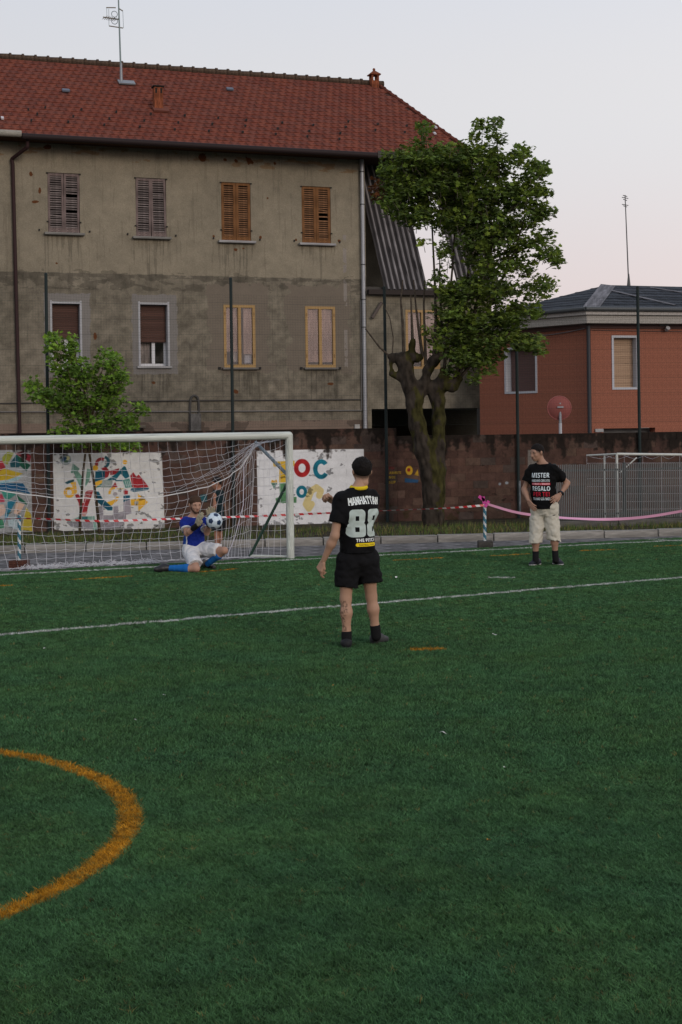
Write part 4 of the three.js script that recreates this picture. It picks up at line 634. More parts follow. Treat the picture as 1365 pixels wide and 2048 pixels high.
// ================================================================ FOOTBALL GOAL
const GP = plane(onY(-330, 1168), onY(578, 1118)); // line of the goal mouth
{
  const foot = onY(578, 1117), sR = foot.clone().sub(GP.A).dot(GP.d), topY = GP.hit(572, 871).y, sL = sR - 6.2;
  const g = thing('football_goal', GP.world(sR, 0, 0), GP.rot); tag(g, 'white football goal with sagging net in front of the mural wall', 'goal');
  const r = 0.058, white = mat([0.60, 0.64, 0.58], { roughness: 0.45, map: mottle(0.78, 1, 2.2, 1, 5) });
  const L = sL - sR;
  part('crossbar', rod(V(L, topY, 0), V(0.0, topY, 0), r, r, 20), white, g);
  part('post', merge([rod(V(0, 0, 0), V(0, topY, 0), r, r, 20), new THREE.SphereGeometry(r, 16, 10).translate(0, topY, 0)]), white, g);
  part('post', merge([rod(V(L, 0, 0), V(L, topY, 0), r, r, 20), new THREE.SphereGeometry(r, 16, 10).translate(L, topY, 0)]), white, g);
  const loc = (w) => { const v = w.clone().sub(GP.world(sR, 0, 0)); return V(v.dot(GP.d), v.y, v.dot(GP.n)); };
  const back = (px, py, o) => { const h = GP.hit(px, py, o); return V(h.s - sR, h.y, o); };
  const hook = back(511, 884, -0.55), mid = V(-0.02, GP.hit(567, 955).y, -0.03), stay = V(back(500, 1113, -0.5).x, 0.0, -0.5);
  part('upper_stay', rod(hook, V(-0.02, GP.hit(569, 950).y, -0.04), 0.026, 0.026, 10), mat([0.13, 0.17, 0.20], { roughness: 0.5 }), g);
  part('lower_stay', rod(V(stay.x, 0.02, stay.z), V(-0.02, GP.hit(567, 966).y, -0.04), 0.022, 0.022, 10), mat([0.015, 0.045, 0.03], { roughness: 0.5 }), g);
  part('base_bar', rod(V(0, 0.03, -0.03), V(stay.x, 0.03, stay.z), 0.02, 0.02, 8), white, g);
  { const h2 = V(L - 0.1, hook.y, -0.55); part('upper_stay', rod(h2, V(L, mid.y, -0.04), 0.026, 0.026, 10), mat([0.13, 0.17, 0.20]), g); part('lower_stay', rod(V(L - 0.1, 0.02, -0.6), V(L, mid.y, -0.04), 0.022, 0.022, 10), mat([0.015, 0.045, 0.03]), g); }
  // the net: columns of string from crossbar over the slack rear rope to the ground
  const lerpTab = (tab, x) => { for (let i = 0; i < tab.length - 1; i++) { const [a, p] = tab[i], [b, q] = tab[i + 1]; if (x <= a && x >= b) { const t = (a - x) / (a - b); return p.map((v, k) => v + (q[k] - v) * t); } } return x > tab[0][0] ? tab[0][1] : tab.at(-1)[1].map((v, k) => k ? v : v + (x - tab.at(-1)[0])); };
  const ropeT = [[575, [511, 886]], [545, [507, 893]], [515, [498, 912]], [480, [482, 935]], [440, [458, 953]], [400, [424, 970]], [350, [372, 986]], [300, [316, 994]], [250, [262, 997]], [200, [208, 998]], [100, [105, 996]], [0, [0, 981]], [-100, [-102, 975]], [-250, [-255, 990]]];
  const footT = [[575, [506, 1112]], [540, [494, 1114]], [500, [472, 1117]], [450, [444, 1120]], [400, [402, 1123]], [300, [306, 1127]], [200, [206, 1132]], [100, [103, 1138]], [0, [0, 1144]], [-250, [-254, 1160]]];
  const cols = [], rowsA = 8, rowsB = 9, dep = (px) => -0.55 - 0.35 * smooth(520, 380, px);
  for (let x = 575; x > -240; x -= x > 440 ? 12 : 19) {
    const [rx, ry] = lerpTab(ropeT, x), [bx, by] = lerpTab(footT, x), hb = GP.hit(x, 872), A = V(hb.s - sR, topY - r, -0.02), d = dep(rx), Rp = back(rx, ry, d);
    const bd = -0.55 - 0.22 * smooth(520, 380, bx), Bh = GP.hit(bx, by, bd), B = V(Bh.s - sR, 0.012, bd), list = [];
    for (let k = 0; k <= rowsA; k++) { const t = k / rowsA, p = A.clone().lerp(Rp, t); p.y -= 0.10 * Math.sin(t * Math.PI) * smooth(560, 430, x); p.z -= 0.05 * Math.sin(t * 3.14); list.push(p); }
    for (let k = 1; k <= rowsB; k++) { const t = k / rowsB, p = Rp.clone().lerp(B, t); p.z -= 0.12 * Math.sin(t * Math.PI); p.x += 0.03 * Math.sin(t * 7 + x * 0.02); list.push(p); }
    list.push(B.clone().add(V(0.04, 0.006, 0.14)), B.clone().add(V(-0.05, 0.010, 0.26 * (0.5 + rnd()))));
    for (const p of list.slice(1, -3)) p.add(V(rr(-0.012, 0.012), rr(-0.012, 0.012), rr(-0.01, 0.01)));
    cols.push(list);
  }
  const str = [], SR = 0.0029, wob = (a, b) => { const m = a.clone().lerp(b, 0.5).add(V(rr(-0.008, 0.008), -a.distanceTo(b) * 0.06, 0)); return polyTube([a, m, b], SR, 3); };
  cols.forEach((c2, i) => { str.push(polyTube(c2, SR, 3)); if (i) for (let k = 1; k < c2.length; k++) { if (k === rowsA) continue; str.push(wob(cols[i - 1][k], c2[k])); } });
  // loose net lying on the ground at the back
  for (let k = 0; k < 240; k++) { const x = rr(-3.9, -2.0), z = -0.55 + rr(-0.22, 0.22), a = rr(0, 6.3), l = rr(0.06, 0.2); const p = V(x, rr(0.006, 0.05), z); str.push(polyTube([p, p.clone().add(V(Math.cos(a) * l * 0.5, rr(-0.004, 0.03), Math.sin(a) * l * 0.3)), p.clone().add(V(Math.cos(a) * l, 0, Math.sin(a) * l * 0.5)).setY(rr(0.005, 0.02))], SR, 3)); }
  // side panel between the post and the rear edge
  const side = []; for (let k = 0; k <= 13; k++) { const t = k / 13, a = V(-0.05, topY * (1 - t) + 0.01, -0.03), b = hook.clone().lerp(V(stay.x, 0.012, stay.z), t), row = []; for (let j = 0; j <= 6; j++) { const u = j / 6, p = a.clone().lerp(b, u); p.y -= 0.05 * Math.sin(u * 3.14) * (1 - t); p.z += rr(-0.012, 0.012); p.x += rr(-0.008, 0.008); row.push(p); } side.push(row); }
  side.forEach((row, k) => { str.push(polyTube(row, SR, 3)); if (k) row.forEach((p, j) => { if (j) str.push(polyTube([side[k - 1][j], p], SR, 3)); }); });
  for (let k = 0; k < 9; k++) { const a = cols[1 + k * 2][rowsA - 3 + (k % 3)]; if (a) str.push(polyTube([hook, hook.clone().lerp(a, 0.5).add(V(0, -0.03, 0)), a], SR, 3)); }
  part('net', merge(str), M.netString, g).userData.kind = 'stuff';
  part('net_rope', polyTube([hook, ...cols.map((c2) => c2[rowsA])], 0.0075, 6), mat([0.68, 0.68, 0.68]), g);
  part('net_rope', polyTube([hook, back(488, 930, -0.6), back(487, 1010, -0.62), back(470, 1075, -0.7), back(455, 1112, -0.75)], 0.006, 6), mat([0.55, 0.53, 0.62]), g);
}
// ================================================================ BARRIER POSTS AND TAPES
{
  const striped = (() => { const [c, x] = canvas(64, 256); x.fillStyle = '#cfd3d3'; x.fillRect(0, 0, 64, 256); x.fillStyle = '#2f6f84'; for (let k = -2; k < 10; k++) { x.beginPath(); x.moveTo(0, k * 46); x.lineTo(64, k * 46 + 40); x.lineTo(64, k * 46 + 66); x.lineTo(0, k * 46 + 26); x.fill(); } return mat([0.75, 0.75, 0.75], { map: canvasTex(c), roughness: 0.5 }); })();
  const defs = [[39, 1030, 1123, onY(39, 1137, -0.014), 0, 'blue and white striped barrier post on red bricks behind the goal net'], [970, 1004, 1084, onY(971, 1097, -0.014), 1, 'blue and white striped barrier post on a concrete block beside the track']];
  const tops = [];
  for (const [px, t, b, base, kind, label] of defs) {
    const z = -base.z, g = thing('barrier_post', base); tag(g, label, 'barrier post'); const top = at(px, t, z).sub(base), bot = at(px, b, z).sub(base);
    const y0 = kind ? 0.115 : 0.14;
    part('post', rod(V(bot.x, 0.02, 0), V(top.x, top.y, 0), 0.026, 0.026, 12), striped, g);
    if (kind) part('base_block', rbox(0.24, 0.125, 0.2, 0.015, 0, 0.0625, 0), mat([0.075, 0.07, 0.065], { map: mottleA }), g);
    else { const bm = mat([0.13, 0.055, 0.04], { map: mottleB }); part('brick', rbox(0.25, 0.06, 0.12, 0.006, 0.0, 0.03, 0.065), bm, g); part('brick', rbox(0.25, 0.06, 0.12, 0.006, 0.01, 0.03, -0.065), bm, g); part('brick', rbox(0.12, 0.06, 0.25, 0.006, -0.065, 0.092, 0.0), bm, g); part('brick', rbox(0.12, 0.06, 0.25, 0.006, 0.066, 0.092, 0.01), bm, g); }
    tops.push(base.clone().add(V(top.x, top.y - 0.05, 0)));
    if (kind) { const pinkK = mat([0.50, 0.05, 0.26], { side: THREE.DoubleSide, roughness: 0.4 }), k = []; for (const [dx, dy, a] of [[-0.05, 0.06, 0.9], [-0.02, 0.03, 0.2], [0.03, -0.03, -0.6]]) k.push(box(0.05, 0.12, 0.012, top.x + dx, top.y + dy, 0.03, a)); part('tape_knot', merge(k), pinkK, g); }
  }
  // ribbons: a band with real width that sags and twists
  function ribbon(pts, w, m, name, twist) {
    const c = new THREE.CatmullRomCurve3(pts), n = 160, P = [], U = [], I = []; let len = 0, prev = c.getPoint(0);
    for (let i = 0; i <= n; i++) { const t = i / n, p = c.getPoint(t), d = c.getTangent(t), a = twist(t), upv = V(0, 1, 0).applyAxisAngle(d, a).multiplyScalar(w / 2); len += p.distanceTo(prev); prev = p; P.push(p.x - upv.x, p.y - upv.y, p.z - upv.z, p.x + upv.x, p.y + upv.y, p.z + upv.z); U.push(len, 0, len, 1); if (i < n) { const o = i * 2; I.push(o, o + 2, o + 1, o + 1, o + 2, o + 3); } }
    const g = new THREE.BufferGeometry(); g.setAttribute('position', new THREE.Float32BufferAttribute(P, 3)); g.setAttribute('uv', new THREE.Float32BufferAttribute(U, 2)); g.setIndex(I); g.computeVertexNormals(); return part(name, g, m);
  }
  const red = dataTex(64, 16, (u, v) => ((u + v * 0.18) % 1 < 0.5 ? [196, 44, 52] : [214, 214, 214])); red.repeat.set(7, 1);
  const redM = mat([0.8, 0.8, 0.8], { map: red, side: THREE.DoubleSide, roughness: 0.4 }), [tA, tB] = tops;
  const along = (t, py, px) => { const z = -(tA.z + (tB.z - tA.z) * t); return at(px, py, z); };
  const L0 = at(-260, 1058, -tA.z + 0.0);
  const pts = [L0, tA.clone().add(V(0, 0.0, 0.03)), along(0.17, 1042, 200), along(0.33, 1037.5, 350), along(0.5, 1032.5, 505), along(0.65, 1026, 660), along(0.8, 1020, 800), along(0.92, 1015.5, 905), tB.clone().add(V(-0.01, 0.0, 0.03))];
  tag(ribbon(pts, 0.034, redM, 'barrier_tape', (t) => 0.25 + 0.9 * Math.sin(t * 9 + 1)), 'red and white striped barrier tape strung between the two posts', 'tape');
  const pink = mat([0.74, 0.36, 0.52], { side: THREE.DoubleSide, roughness: 0.35 });
  const pz = -tB.z; tag(ribbon([tB.clone().add(V(0.03, 0.02, 0.03)), at(1030, 1024, pz - 0.1), at(1075, 1031, pz - 0.2), at(1150, 1037, pz - 0.5), at(1220, 1038.5, pz - 0.7), at(1290, 1034, pz - 0.9), at(1365, 1022, pz - 1.1), at(1560, 985, pz - 1.6)], 0.042, pink, 'pink_tape', (t) => 0.15 + 0.9 * Math.pow(Math.sin(t * 5.2 + 2.5), 3)), 'shiny pink tape sagging from the right barrier post towards the fence', 'tape');
}
// ================================================================ SIGNED-DISTANCE MODELLING (trunks, bodies)
function surfNet(f, mn, mx, h) {
  const nx = Math.ceil((mx.x - mn.x) / h) + 1, ny = Math.ceil((mx.y - mn.y) / h) + 1, nz = Math.ceil((mx.z - mn.z) / h) + 1, D = new Float32Array(nx * ny * nz), id = (i, j, k) => (k * ny + j) * nx + i, B = 5;
  for (let k0 = 0; k0 < nz; k0 += B) for (let j0 = 0; j0 < ny; j0 += B) for (let i0 = 0; i0 < nx; i0 += B) {
    const c = f(mn.x + (i0 + B / 2) * h, mn.y + (j0 + B / 2) * h, mn.z + (k0 + B / 2) * h), skip = Math.abs(c) > B * h * 1.35;
    for (let k = k0; k < Math.min(nz, k0 + B); k++) for (let j = j0; j < Math.min(ny, j0 + B); j++) for (let i = i0; i < Math.min(nx, i0 + B); i++) D[id(i, j, k)] = skip ? c : f(mn.x + i * h, mn.y + j * h, mn.z + k * h);
  }
  const idx = new Int32Array(nx * ny * nz).fill(-1), P = [], I = [];
  const E = [[0, 1], [0, 2], [0, 4], [1, 3], [1, 5], [2, 3], [2, 6], [3, 7], [4, 5], [4, 6], [5, 7], [6, 7]], v = new Float64Array(8);
  for (let k = 0; k < nz - 1; k++) for (let j = 0; j < ny - 1; j++) for (let i = 0; i < nx - 1; i++) {
    let m = 0; for (let c = 0; c < 8; c++) { v[c] = D[id(i + (c & 1), j + ((c >> 1) & 1), k + (c >> 2))]; if (v[c] < 0) m |= 1 << c; }
    if (m === 0 || m === 255) continue;
    let x = 0, y = 0, z = 0, n = 0;
    for (const [a, b] of E) if ((v[a] < 0) !== (v[b] < 0)) { const t = v[a] / (v[a] - v[b]); x += (a & 1) + t * ((b & 1) - (a & 1)); y += ((a >> 1) & 1) + t * (((b >> 1) & 1) - ((a >> 1) & 1)); z += (a >> 2) + t * ((b >> 2) - (a >> 2)); n++; }
    idx[id(i, j, k)] = P.length / 3; P.push(mn.x + (i + x / n) * h, mn.y + (j + y / n) * h, mn.z + (k + z / n) * h);
  }
  const quad = (a, b, c, d, flip) => { if (a < 0 || b < 0 || c < 0 || d < 0) return; flip ? I.push(a, c, b, b, c, d) : I.push(a, b, c, b, d, c); };
  for (let k = 1; k < nz - 1; k++) for (let j = 1; j < ny - 1; j++) for (let i = 1; i < nx - 1; i++) {
    const s = D[id(i, j, k)] < 0;
    if (s !== (D[id(i + 1, j, k)] < 0)) quad(idx[id(i, j - 1, k - 1)], idx[id(i, j, k - 1)], idx[id(i, j - 1, k)], idx[id(i, j, k)], !s);
    if (s !== (D[id(i, j + 1, k)] < 0)) quad(idx[id(i - 1, j, k - 1)], idx[id(i, j, k - 1)], idx[id(i - 1, j, k)], idx[id(i, j, k)], s);
    if (s !== (D[id(i, j, k + 1)] < 0)) quad(idx[id(i - 1, j - 1, k)], idx[id(i, j - 1, k)], idx[id(i - 1, j, k)], idx[id(i, j, k)], !s);
  }
  const g = new THREE.BufferGeometry(); g.setAttribute('position', new THREE.Float32BufferAttribute(P, 3)); g.setIndex(I); g.computeVertexNormals(); return g;
}
// tapered capsule; opt.n/opt.k flattens along n, opt.cut = [point, normal] trims
const cone = (a, b, ra, rb = ra, opt = {}) => ({ a, b, ra, rb, ...opt });
const ball = (c, rx, ry = rx, rz = rx, fr) => ({ c, rx, ry, rz, fr });         // ellipsoid in frame fr = [X, Y, Z]
function dist(p, x, y, z) {
  let d;
  if (p.c) {
    let dx = x - p.c.x, dy = y - p.c.y, dz = z - p.c.z; if (p.fr) { const [A, B, C] = p.fr; const q = dx * A.x + dy * A.y + dz * A.z, r = dx * B.x + dy * B.y + dz * B.z, s = dx * C.x + dy * C.y + dz * C.z; dx = q; dy = r; dz = s; }
    const k0 = Math.hypot(dx / p.rx, dy / p.ry, dz / p.rz), k1 = Math.hypot(dx / (p.rx * p.rx), dy / (p.ry * p.ry), dz / (p.rz * p.rz)); d = k1 < 1e-9 ? -Math.min(p.rx, p.ry, p.rz) : k0 * (k0 - 1) / k1;
  } else {
    let ax = x - p.a.x, ay = y - p.a.y, az = z - p.a.z, bx = p.b.x - p.a.x, by = p.b.y - p.a.y, bz = p.b.z - p.a.z, kk = 1;
    if (p.n) { const s = (ax * p.n.x + ay * p.n.y + az * p.n.z) * (p.k - 1), u = (bx * p.n.x + by * p.n.y + bz * p.n.z) * (p.k - 1); ax += s * p.n.x; ay += s * p.n.y; az += s * p.n.z; bx += u * p.n.x; by += u * p.n.y; bz += u * p.n.z; kk = Math.max(1, p.k); }
    const t = clamp((ax * bx + ay * by + az * bz) / (bx * bx + by * by + bz * bz + 1e-9)); d = (Math.hypot(ax - bx * t, ay - by * t, az - bz * t) - (p.ra + (p.rb - p.ra) * t)) / kk;
  }
  if (p.cut) for (const [q, n] of p.cut) d = Math.max(d, (x - q.x) * n.x + (y - q.y) * n.y + (z - q.z) * n.z);
  return d;
}
const smin = (a, b, k) => { const h = Math.max(k - Math.abs(a - b), 0) / k; return Math.min(a, b) - h * h * k * 0.25; };
function blend(prims, k, extra) { return (x, y, z) => { let d = 1e3; for (const p of prims) { const e = dist(p, x, y, z); d = d > 500 ? e : smin(d, e, k); } return extra ? extra(d, x, y, z) : d; }; }
function bounds(prims, pad = 0.03) { const b = new THREE.Box3(); for (const p of prims) { if (p.c) { const r = Math.max(p.rx, p.ry, p.rz); b.expandByPoint(p.c.clone().addScalar(r)); b.expandByPoint(p.c.clone().addScalar(-r)); } else { for (const [q, r] of [[p.a, p.ra], [p.b, p.rb]]) { b.expandByPoint(q.clone().addScalar(r)); b.expandByPoint(q.clone().addScalar(-r)); } } } return b.expandByScalar(pad); }
const solid = (prims, k, h, extra, pad) => { const b = bounds(prims, pad); return surfNet(blend(prims, k, extra), b.min, b.max, h); };
function paint(g, fn) { const p = g.attributes.position, n = g.attributes.normal, c = []; for (let i = 0; i < p.count; i++) c.push(...fn(p.getX(i), p.getY(i), p.getZ(i), n.getX(i), n.getY(i), n.getZ(i))); g.setAttribute('color', new THREE.Float32BufferAttribute(c, 3)); return g; }

// ================================================================ TREES
function leafMesh(list) { // list of {p, s, q, c}: lobed maple leaves, slightly folded
  const out = [[0, -0.5], [0.16, -0.34], [0.5, -0.30], [0.36, -0.08], [0.56, 0.18], [0.26, 0.16], [0, 0.62], [-0.26, 0.16], [-0.56, 0.18], [-0.36, -0.08], [-0.5, -0.30], [-0.16, -0.34]];
  const P = new Float32Array(list.length * 12 * 9), C = new Float32Array(P.length); let o = 0; const v = V(0, 0, 0);
  for (const l of list) for (let k = 0; k < 12; k++) { for (const [x, y] of [[0, 0], out[k], out[(k + 1) % 12]]) { v.set(x * l.s, y * l.s, -Math.abs(x) * l.s * 0.35 - y * y * l.s * 0.3).applyQuaternion(l.q).add(l.p); P[o] = v.x; P[o + 1] = v.y; P[o + 2] = v.z; C[o] = l.c[0]; C[o + 1] = l.c[1]; C[o + 2] = l.c[2]; o += 3; } }
  const g = new THREE.BufferGeometry(); g.setAttribute('position', new THREE.BufferAttribute(P, 3)); g.setAttribute('color', new THREE.BufferAttribute(C, 3)); g.computeVertexNormals(); return g;
}
const leafMat = new THREE.MeshPhysicalMaterial({ color: 0xffffff, vertexColors: true, roughness: 0.9, specularIntensity: 0.25, transmission: 0.4, thickness: 0, side: THREE.DoubleSide });
function clumps(blobs, z, base, { size, dens, per, rad, depth, cols }) {
  const leaves = [], twigs = [], q = new THREE.Quaternion(), e = new THREE.Euler();
  for (const [bx, by, rx, ry, dk = 1, dz = 0, cc] of blobs) {
    const n = Math.max(1, Math.round(rx * ry * 3.14 * dens * dk));
    for (let i = 0; i < n; i++) {
      let a, b, c; do { a = rr(-1, 1); b = rr(-1, 1); c = rr(-1, 1); } while (a * a + b * b + c * c > 1);
      const ctr = at(bx + a * rx, by + b * ry, z + dz + c * depth).sub(base), tone = rr(0.6, 1.35), hue = cc ?? pick(cols);
      for (let k = 0; k < per; k++) {
        const p = ctr.clone().add(V(rr(-1, 1), rr(-0.75, 0.6), rr(-1, 1)).multiplyScalar(rad));
        q.setFromEuler(e.set(-1.15 + rr(-0.75, 0.75), rr(0, 6.28), rr(-0.6, 0.6), 'YXZ')); const t = tone * rr(0.8, 1.2);
        leaves.push({ p, s: size * rr(0.6, 1.2), q: q.clone(), c: hue.map((h) => h * t) });
      }
      if (i % 2 === 0) twigs.push(ctr);
    }
  }
  return { leaves, twigs };
}
const bark = new THREE.MeshPhysicalMaterial({ specularIntensity: 0.2, color: 0xffffff, vertexColors: true, roughness: 1 });
{ // pollarded maple in front of the wall
  const z = 26.6, base = onY(866, 1056, verge0).setZ(-z); base.copy(at(866, 1056, z)).setY(verge0 - 0.04);
  const t = thing('maple_tree', base); tag(t, 'pollarded maple with two mossy stems and a leafy green crown', 'tree');
  const p = (px, py, dz = 0) => at(px, py, z + dz).sub(base), u = (r) => r * 0.93 / 107, prims = [];
  const chain = (pts, dz = 0) => { for (let i = 1; i < pts.length; i++) prims.push(cone(p(pts[i - 1][0], pts[i - 1][1], dz + (pts[i - 1][3] ?? 0)), p(pts[i][0], pts[i][1], dz + (pts[i][3] ?? 0)), u(pts[i - 1][2]), u(pts[i][2]))); };
  chain([[866, 1068, 26], [867, 1030, 22], [866, 985, 21.5], [862, 950, 20], [848, 900, 18.5], [836, 850, 17], [828, 810, 15], [820, 770, 15], [812, 735, 13.5], [806, 718, 15]]);
  chain([[876, 1000, 15, 0.05], [878, 940, 14, 0.05], [877, 890, 13.5, 0.08], [878, 840, 14, 0.08], [876, 800, 14, 0.08], [868, 778, 15, 0.08], [884, 768, 14, 0.05], [905, 772, 11, 0.0], [918, 758, 9, 0]]);
  chain([[836, 800, 11], [848, 770, 10], [856, 740, 9], [868, 722, 10], [880, 712, 8]]);
  chain([[806, 720, 10], [790, 715, 7], [780, 712, 5]]); chain([[812, 714, 9], [835, 716, 7], [842, 714, 5]]); chain([[826, 712, 6], [824, 690, 5], [826, 682, 6]]); chain([[812, 760, 7], [795, 752, 5], [784, 748, 3.5], [781, 725, 3]]);
  chain([[905, 772, 9], [888, 758, 10], [886, 740, 7]]);
  const g = solid(prims, 0.09, 0.022, (d, x, y, zz) => Math.abs(d) > 0.1 ? d : d + 0.022 * fbm(x * 9, y * 2.2, zz * 9, 3) + 0.014 * n3(x * 26, y * 7, zz * 26), 0.06);
  paint(g, (x, y, zz, nx) => { const m = fbm(x * 3.5, y * 1.6, zz * 3.5 + 3, 3), k = 0.75 + 1.1 * fbm(x * 14, y * 5, zz * 14, 2) + rr(-0.1, 0.1), moss = m + 0.25 * (nx > 0.2 ? 1 : 0) + 0.06 * n3(x * 30, y * 30, zz * 30) > 0.14; return moss ? [0.048 * k, 0.044 * k, 0.015 * k] : [0.046 * k, 0.037 * k, 0.029 * k]; });
  part('trunk', g, bark, t);
  // upright shoots
  const shoots = [], shoot = (pts, r0, r1) => { for (let i = 1; i < pts.length; i++) { const a = r0 + (r1 - r0) * (i - 1) / (pts.length - 1), b = r0 + (r1 - r0) * i / (pts.length - 1); shoots.push(rod(p(...pts[i - 1]), p(...pts[i]), u(a), u(b), 6)); } };
  for (const s of [[[808, 715, 0], [806, 650, 0], [802, 600, 0], [806, 560, 0]], [[826, 690, 0], [824, 640, 0], [822, 590, 0.1]], [[846, 714, 0], [838, 660, 0], [832, 610, 0.1], [828, 560, 0.2]], [[852, 730, 0], [850, 670, 0], [848, 610, 0], [850, 560, 0]], [[868, 716, 0], [872, 640, 0], [870, 560, 0], [866, 480, 0], [862, 400, 0.1]], [[888, 745, 0], [894, 690, 0], [898, 620, 0], [905, 540, 0], [910, 460, 0], [905, 380, 0]], [[896, 762, 0], [905, 700, 0.1], [920, 640, 0.1], [935, 560, 0.2], [945, 470, 0.2], [955, 380, 0.3], [965, 280, 0.3]], [[908, 766, 0], [925, 700, -0.1], [948, 630, -0.1], [972, 550, -0.2], [992, 460, -0.2], [1000, 380, -0.2], [993, 260, -0.2]], [[915, 760, 0], [940, 700, 0], [968, 640, 0], [1000, 570, -0.1], [1030, 500, -0.1], [1055, 420, -0.2]], [[918, 758, 0], [955, 715, 0.2], [990, 690, 0.2], [1030, 680, 0.1], [1065, 690, 0]], [[880, 710, 0.05], [884, 650, 0.1], [880, 580, 0.2], [880, 520, 0.2]], [[912, 760, 0], [930, 680, 0.2], [960, 590, 0.3], [1010, 520, 0.3], [1080, 480, 0.2], [1110, 520, 0.1]]]) shoot(s, 4.2, 1.4);
  shoot([[782, 714, 0], [760, 695, 0], [735, 662, 0], [731, 657, 0]], 2.6, 1.6); shoot([[785, 712, 0], [787, 675, 0.1], [780, 635, 0.1], [765, 605, 0.1]], 1.6, 0.9); shoot([[862, 400, 0.1], [858, 330, 0.1], [850, 250, 0.1]], 1.6, 0.8);
  part('shoots', merge(shoots), mat([0.105, 0.085, 0.066], { roughness: 1, map: mottleB }), t);
  const G = [[0.142, 0.205, 0.026], [0.116, 0.178, 0.026], [0.172, 0.232, 0.028], [0.096, 0.152, 0.028]], red = [0.16, 0.06, 0.02];
  const blobs = [[850, 262, 9, 22, 1.3], [962, 252, 20, 11, 0.9], [955, 275, 8, 10, 0.7], [992, 243, 8, 10, 1.5], [985, 270, 18, 10, 0.8], [1002, 282, 8, 8, 0.9], [1046, 300, 15, 12, 1.4], [1030, 318, 20, 12], [845, 310, 50, 28], [800, 332, 42, 32, 1.2], [905, 315, 52, 32, 1.1], [960, 320, 45, 32, 1.1], [1000, 335, 32, 28, 0.8], [1075, 335, 25, 14, 1.3], [1060, 350, 24, 14], [875, 370, 70, 40, 1.1], [960, 385, 70, 45, 1.1], [1040, 385, 45, 28, 1.1], [1078, 380, 22, 14, 1.2], [820, 385, 48, 36, 1.1], [778, 372, 26, 14, 0.8], [785, 405, 30, 20, 1], [835, 425, 44, 26, 1.2], [800, 430, 26, 12, 0.7], [752, 370, 8, 12, 1.2, 0, red], [762, 385, 8, 10, 1.2, 0, red], [910, 435, 50, 28, 1.1], [985, 445, 55, 38, 1.1], [1050, 430, 42, 24, 0.8], [1085, 420, 22, 16, 1.2], [1020, 480, 50, 30, 0.7], [1082, 475, 26, 18, 0.8], [1098, 505, 24, 14, 1.2], [1113, 523, 12, 6, 1.6], [945, 480, 26, 40, 1.1], [978, 520, 45, 45, 0.85], [1040, 530, 40, 22, 0.6], [1094, 562, 18, 14, 1.0], [1070, 580, 30, 18, 0.8], [1000, 580, 50, 34, 0.8], [940, 575, 26, 38, 0.9], [888, 505, 13, 36, 0.7], [905, 585, 24, 22, 0.9], [905, 630, 20, 30, 0.8], [960, 640, 42, 30, 0.9], [1020, 630, 38, 28, 1.1], [1060, 620, 22, 18, 0.8], [1000, 675, 30, 18, 1], [1060, 685, 26, 20, 1.2], [1075, 700, 12, 12, 1.2], [1030, 680, 28, 16, 0.9], [950, 690, 34, 20, 0.9], [935, 720, 26, 18, 0.9], [945, 755, 12, 12, 0.8], [975, 735, 18, 14, 0.7], [885, 672, 12, 26, 0.7], [838, 480, 12, 8, 0.5], [905, 690, 22, 34, 0.6], [930, 660, 26, 30, 0.8], [890, 620, 24, 40, 0.5], [880, 560, 20, 30, 0.35], [915, 700, 30, 30, 0.6], [980, 700, 34, 22, 0.7], [862, 660, 10, 40, 0.35], [900, 740, 16, 16, 0.5], [872, 700, 10, 14, 0.5], [915, 600, 22, 40, 0.8], [955, 720, 24, 18, 0.8]];
  const { leaves, twigs } = clumps(blobs, z, base, { size: 0.094, dens: 0.0150, per: 12, rad: 0.12, depth: 0.75, cols: G });
  part('crown', leafMesh(leaves), leafMat, t).userData.kind = 'stuff';
  const tw = twigs.map((c2) => { const d = c2.clone().sub(p(905, 640)).normalize().multiplyScalar(-0.16).add(V(rr(-0.1, 0.1), -0.05, rr(-0.1, 0.1))); return rod(c2.clone().add(d), c2, 0.006, 0.003, 4); });
  part('twigs', merge(tw), mat([0.09, 0.075, 0.06]), t).userData.kind = 'stuff';
}
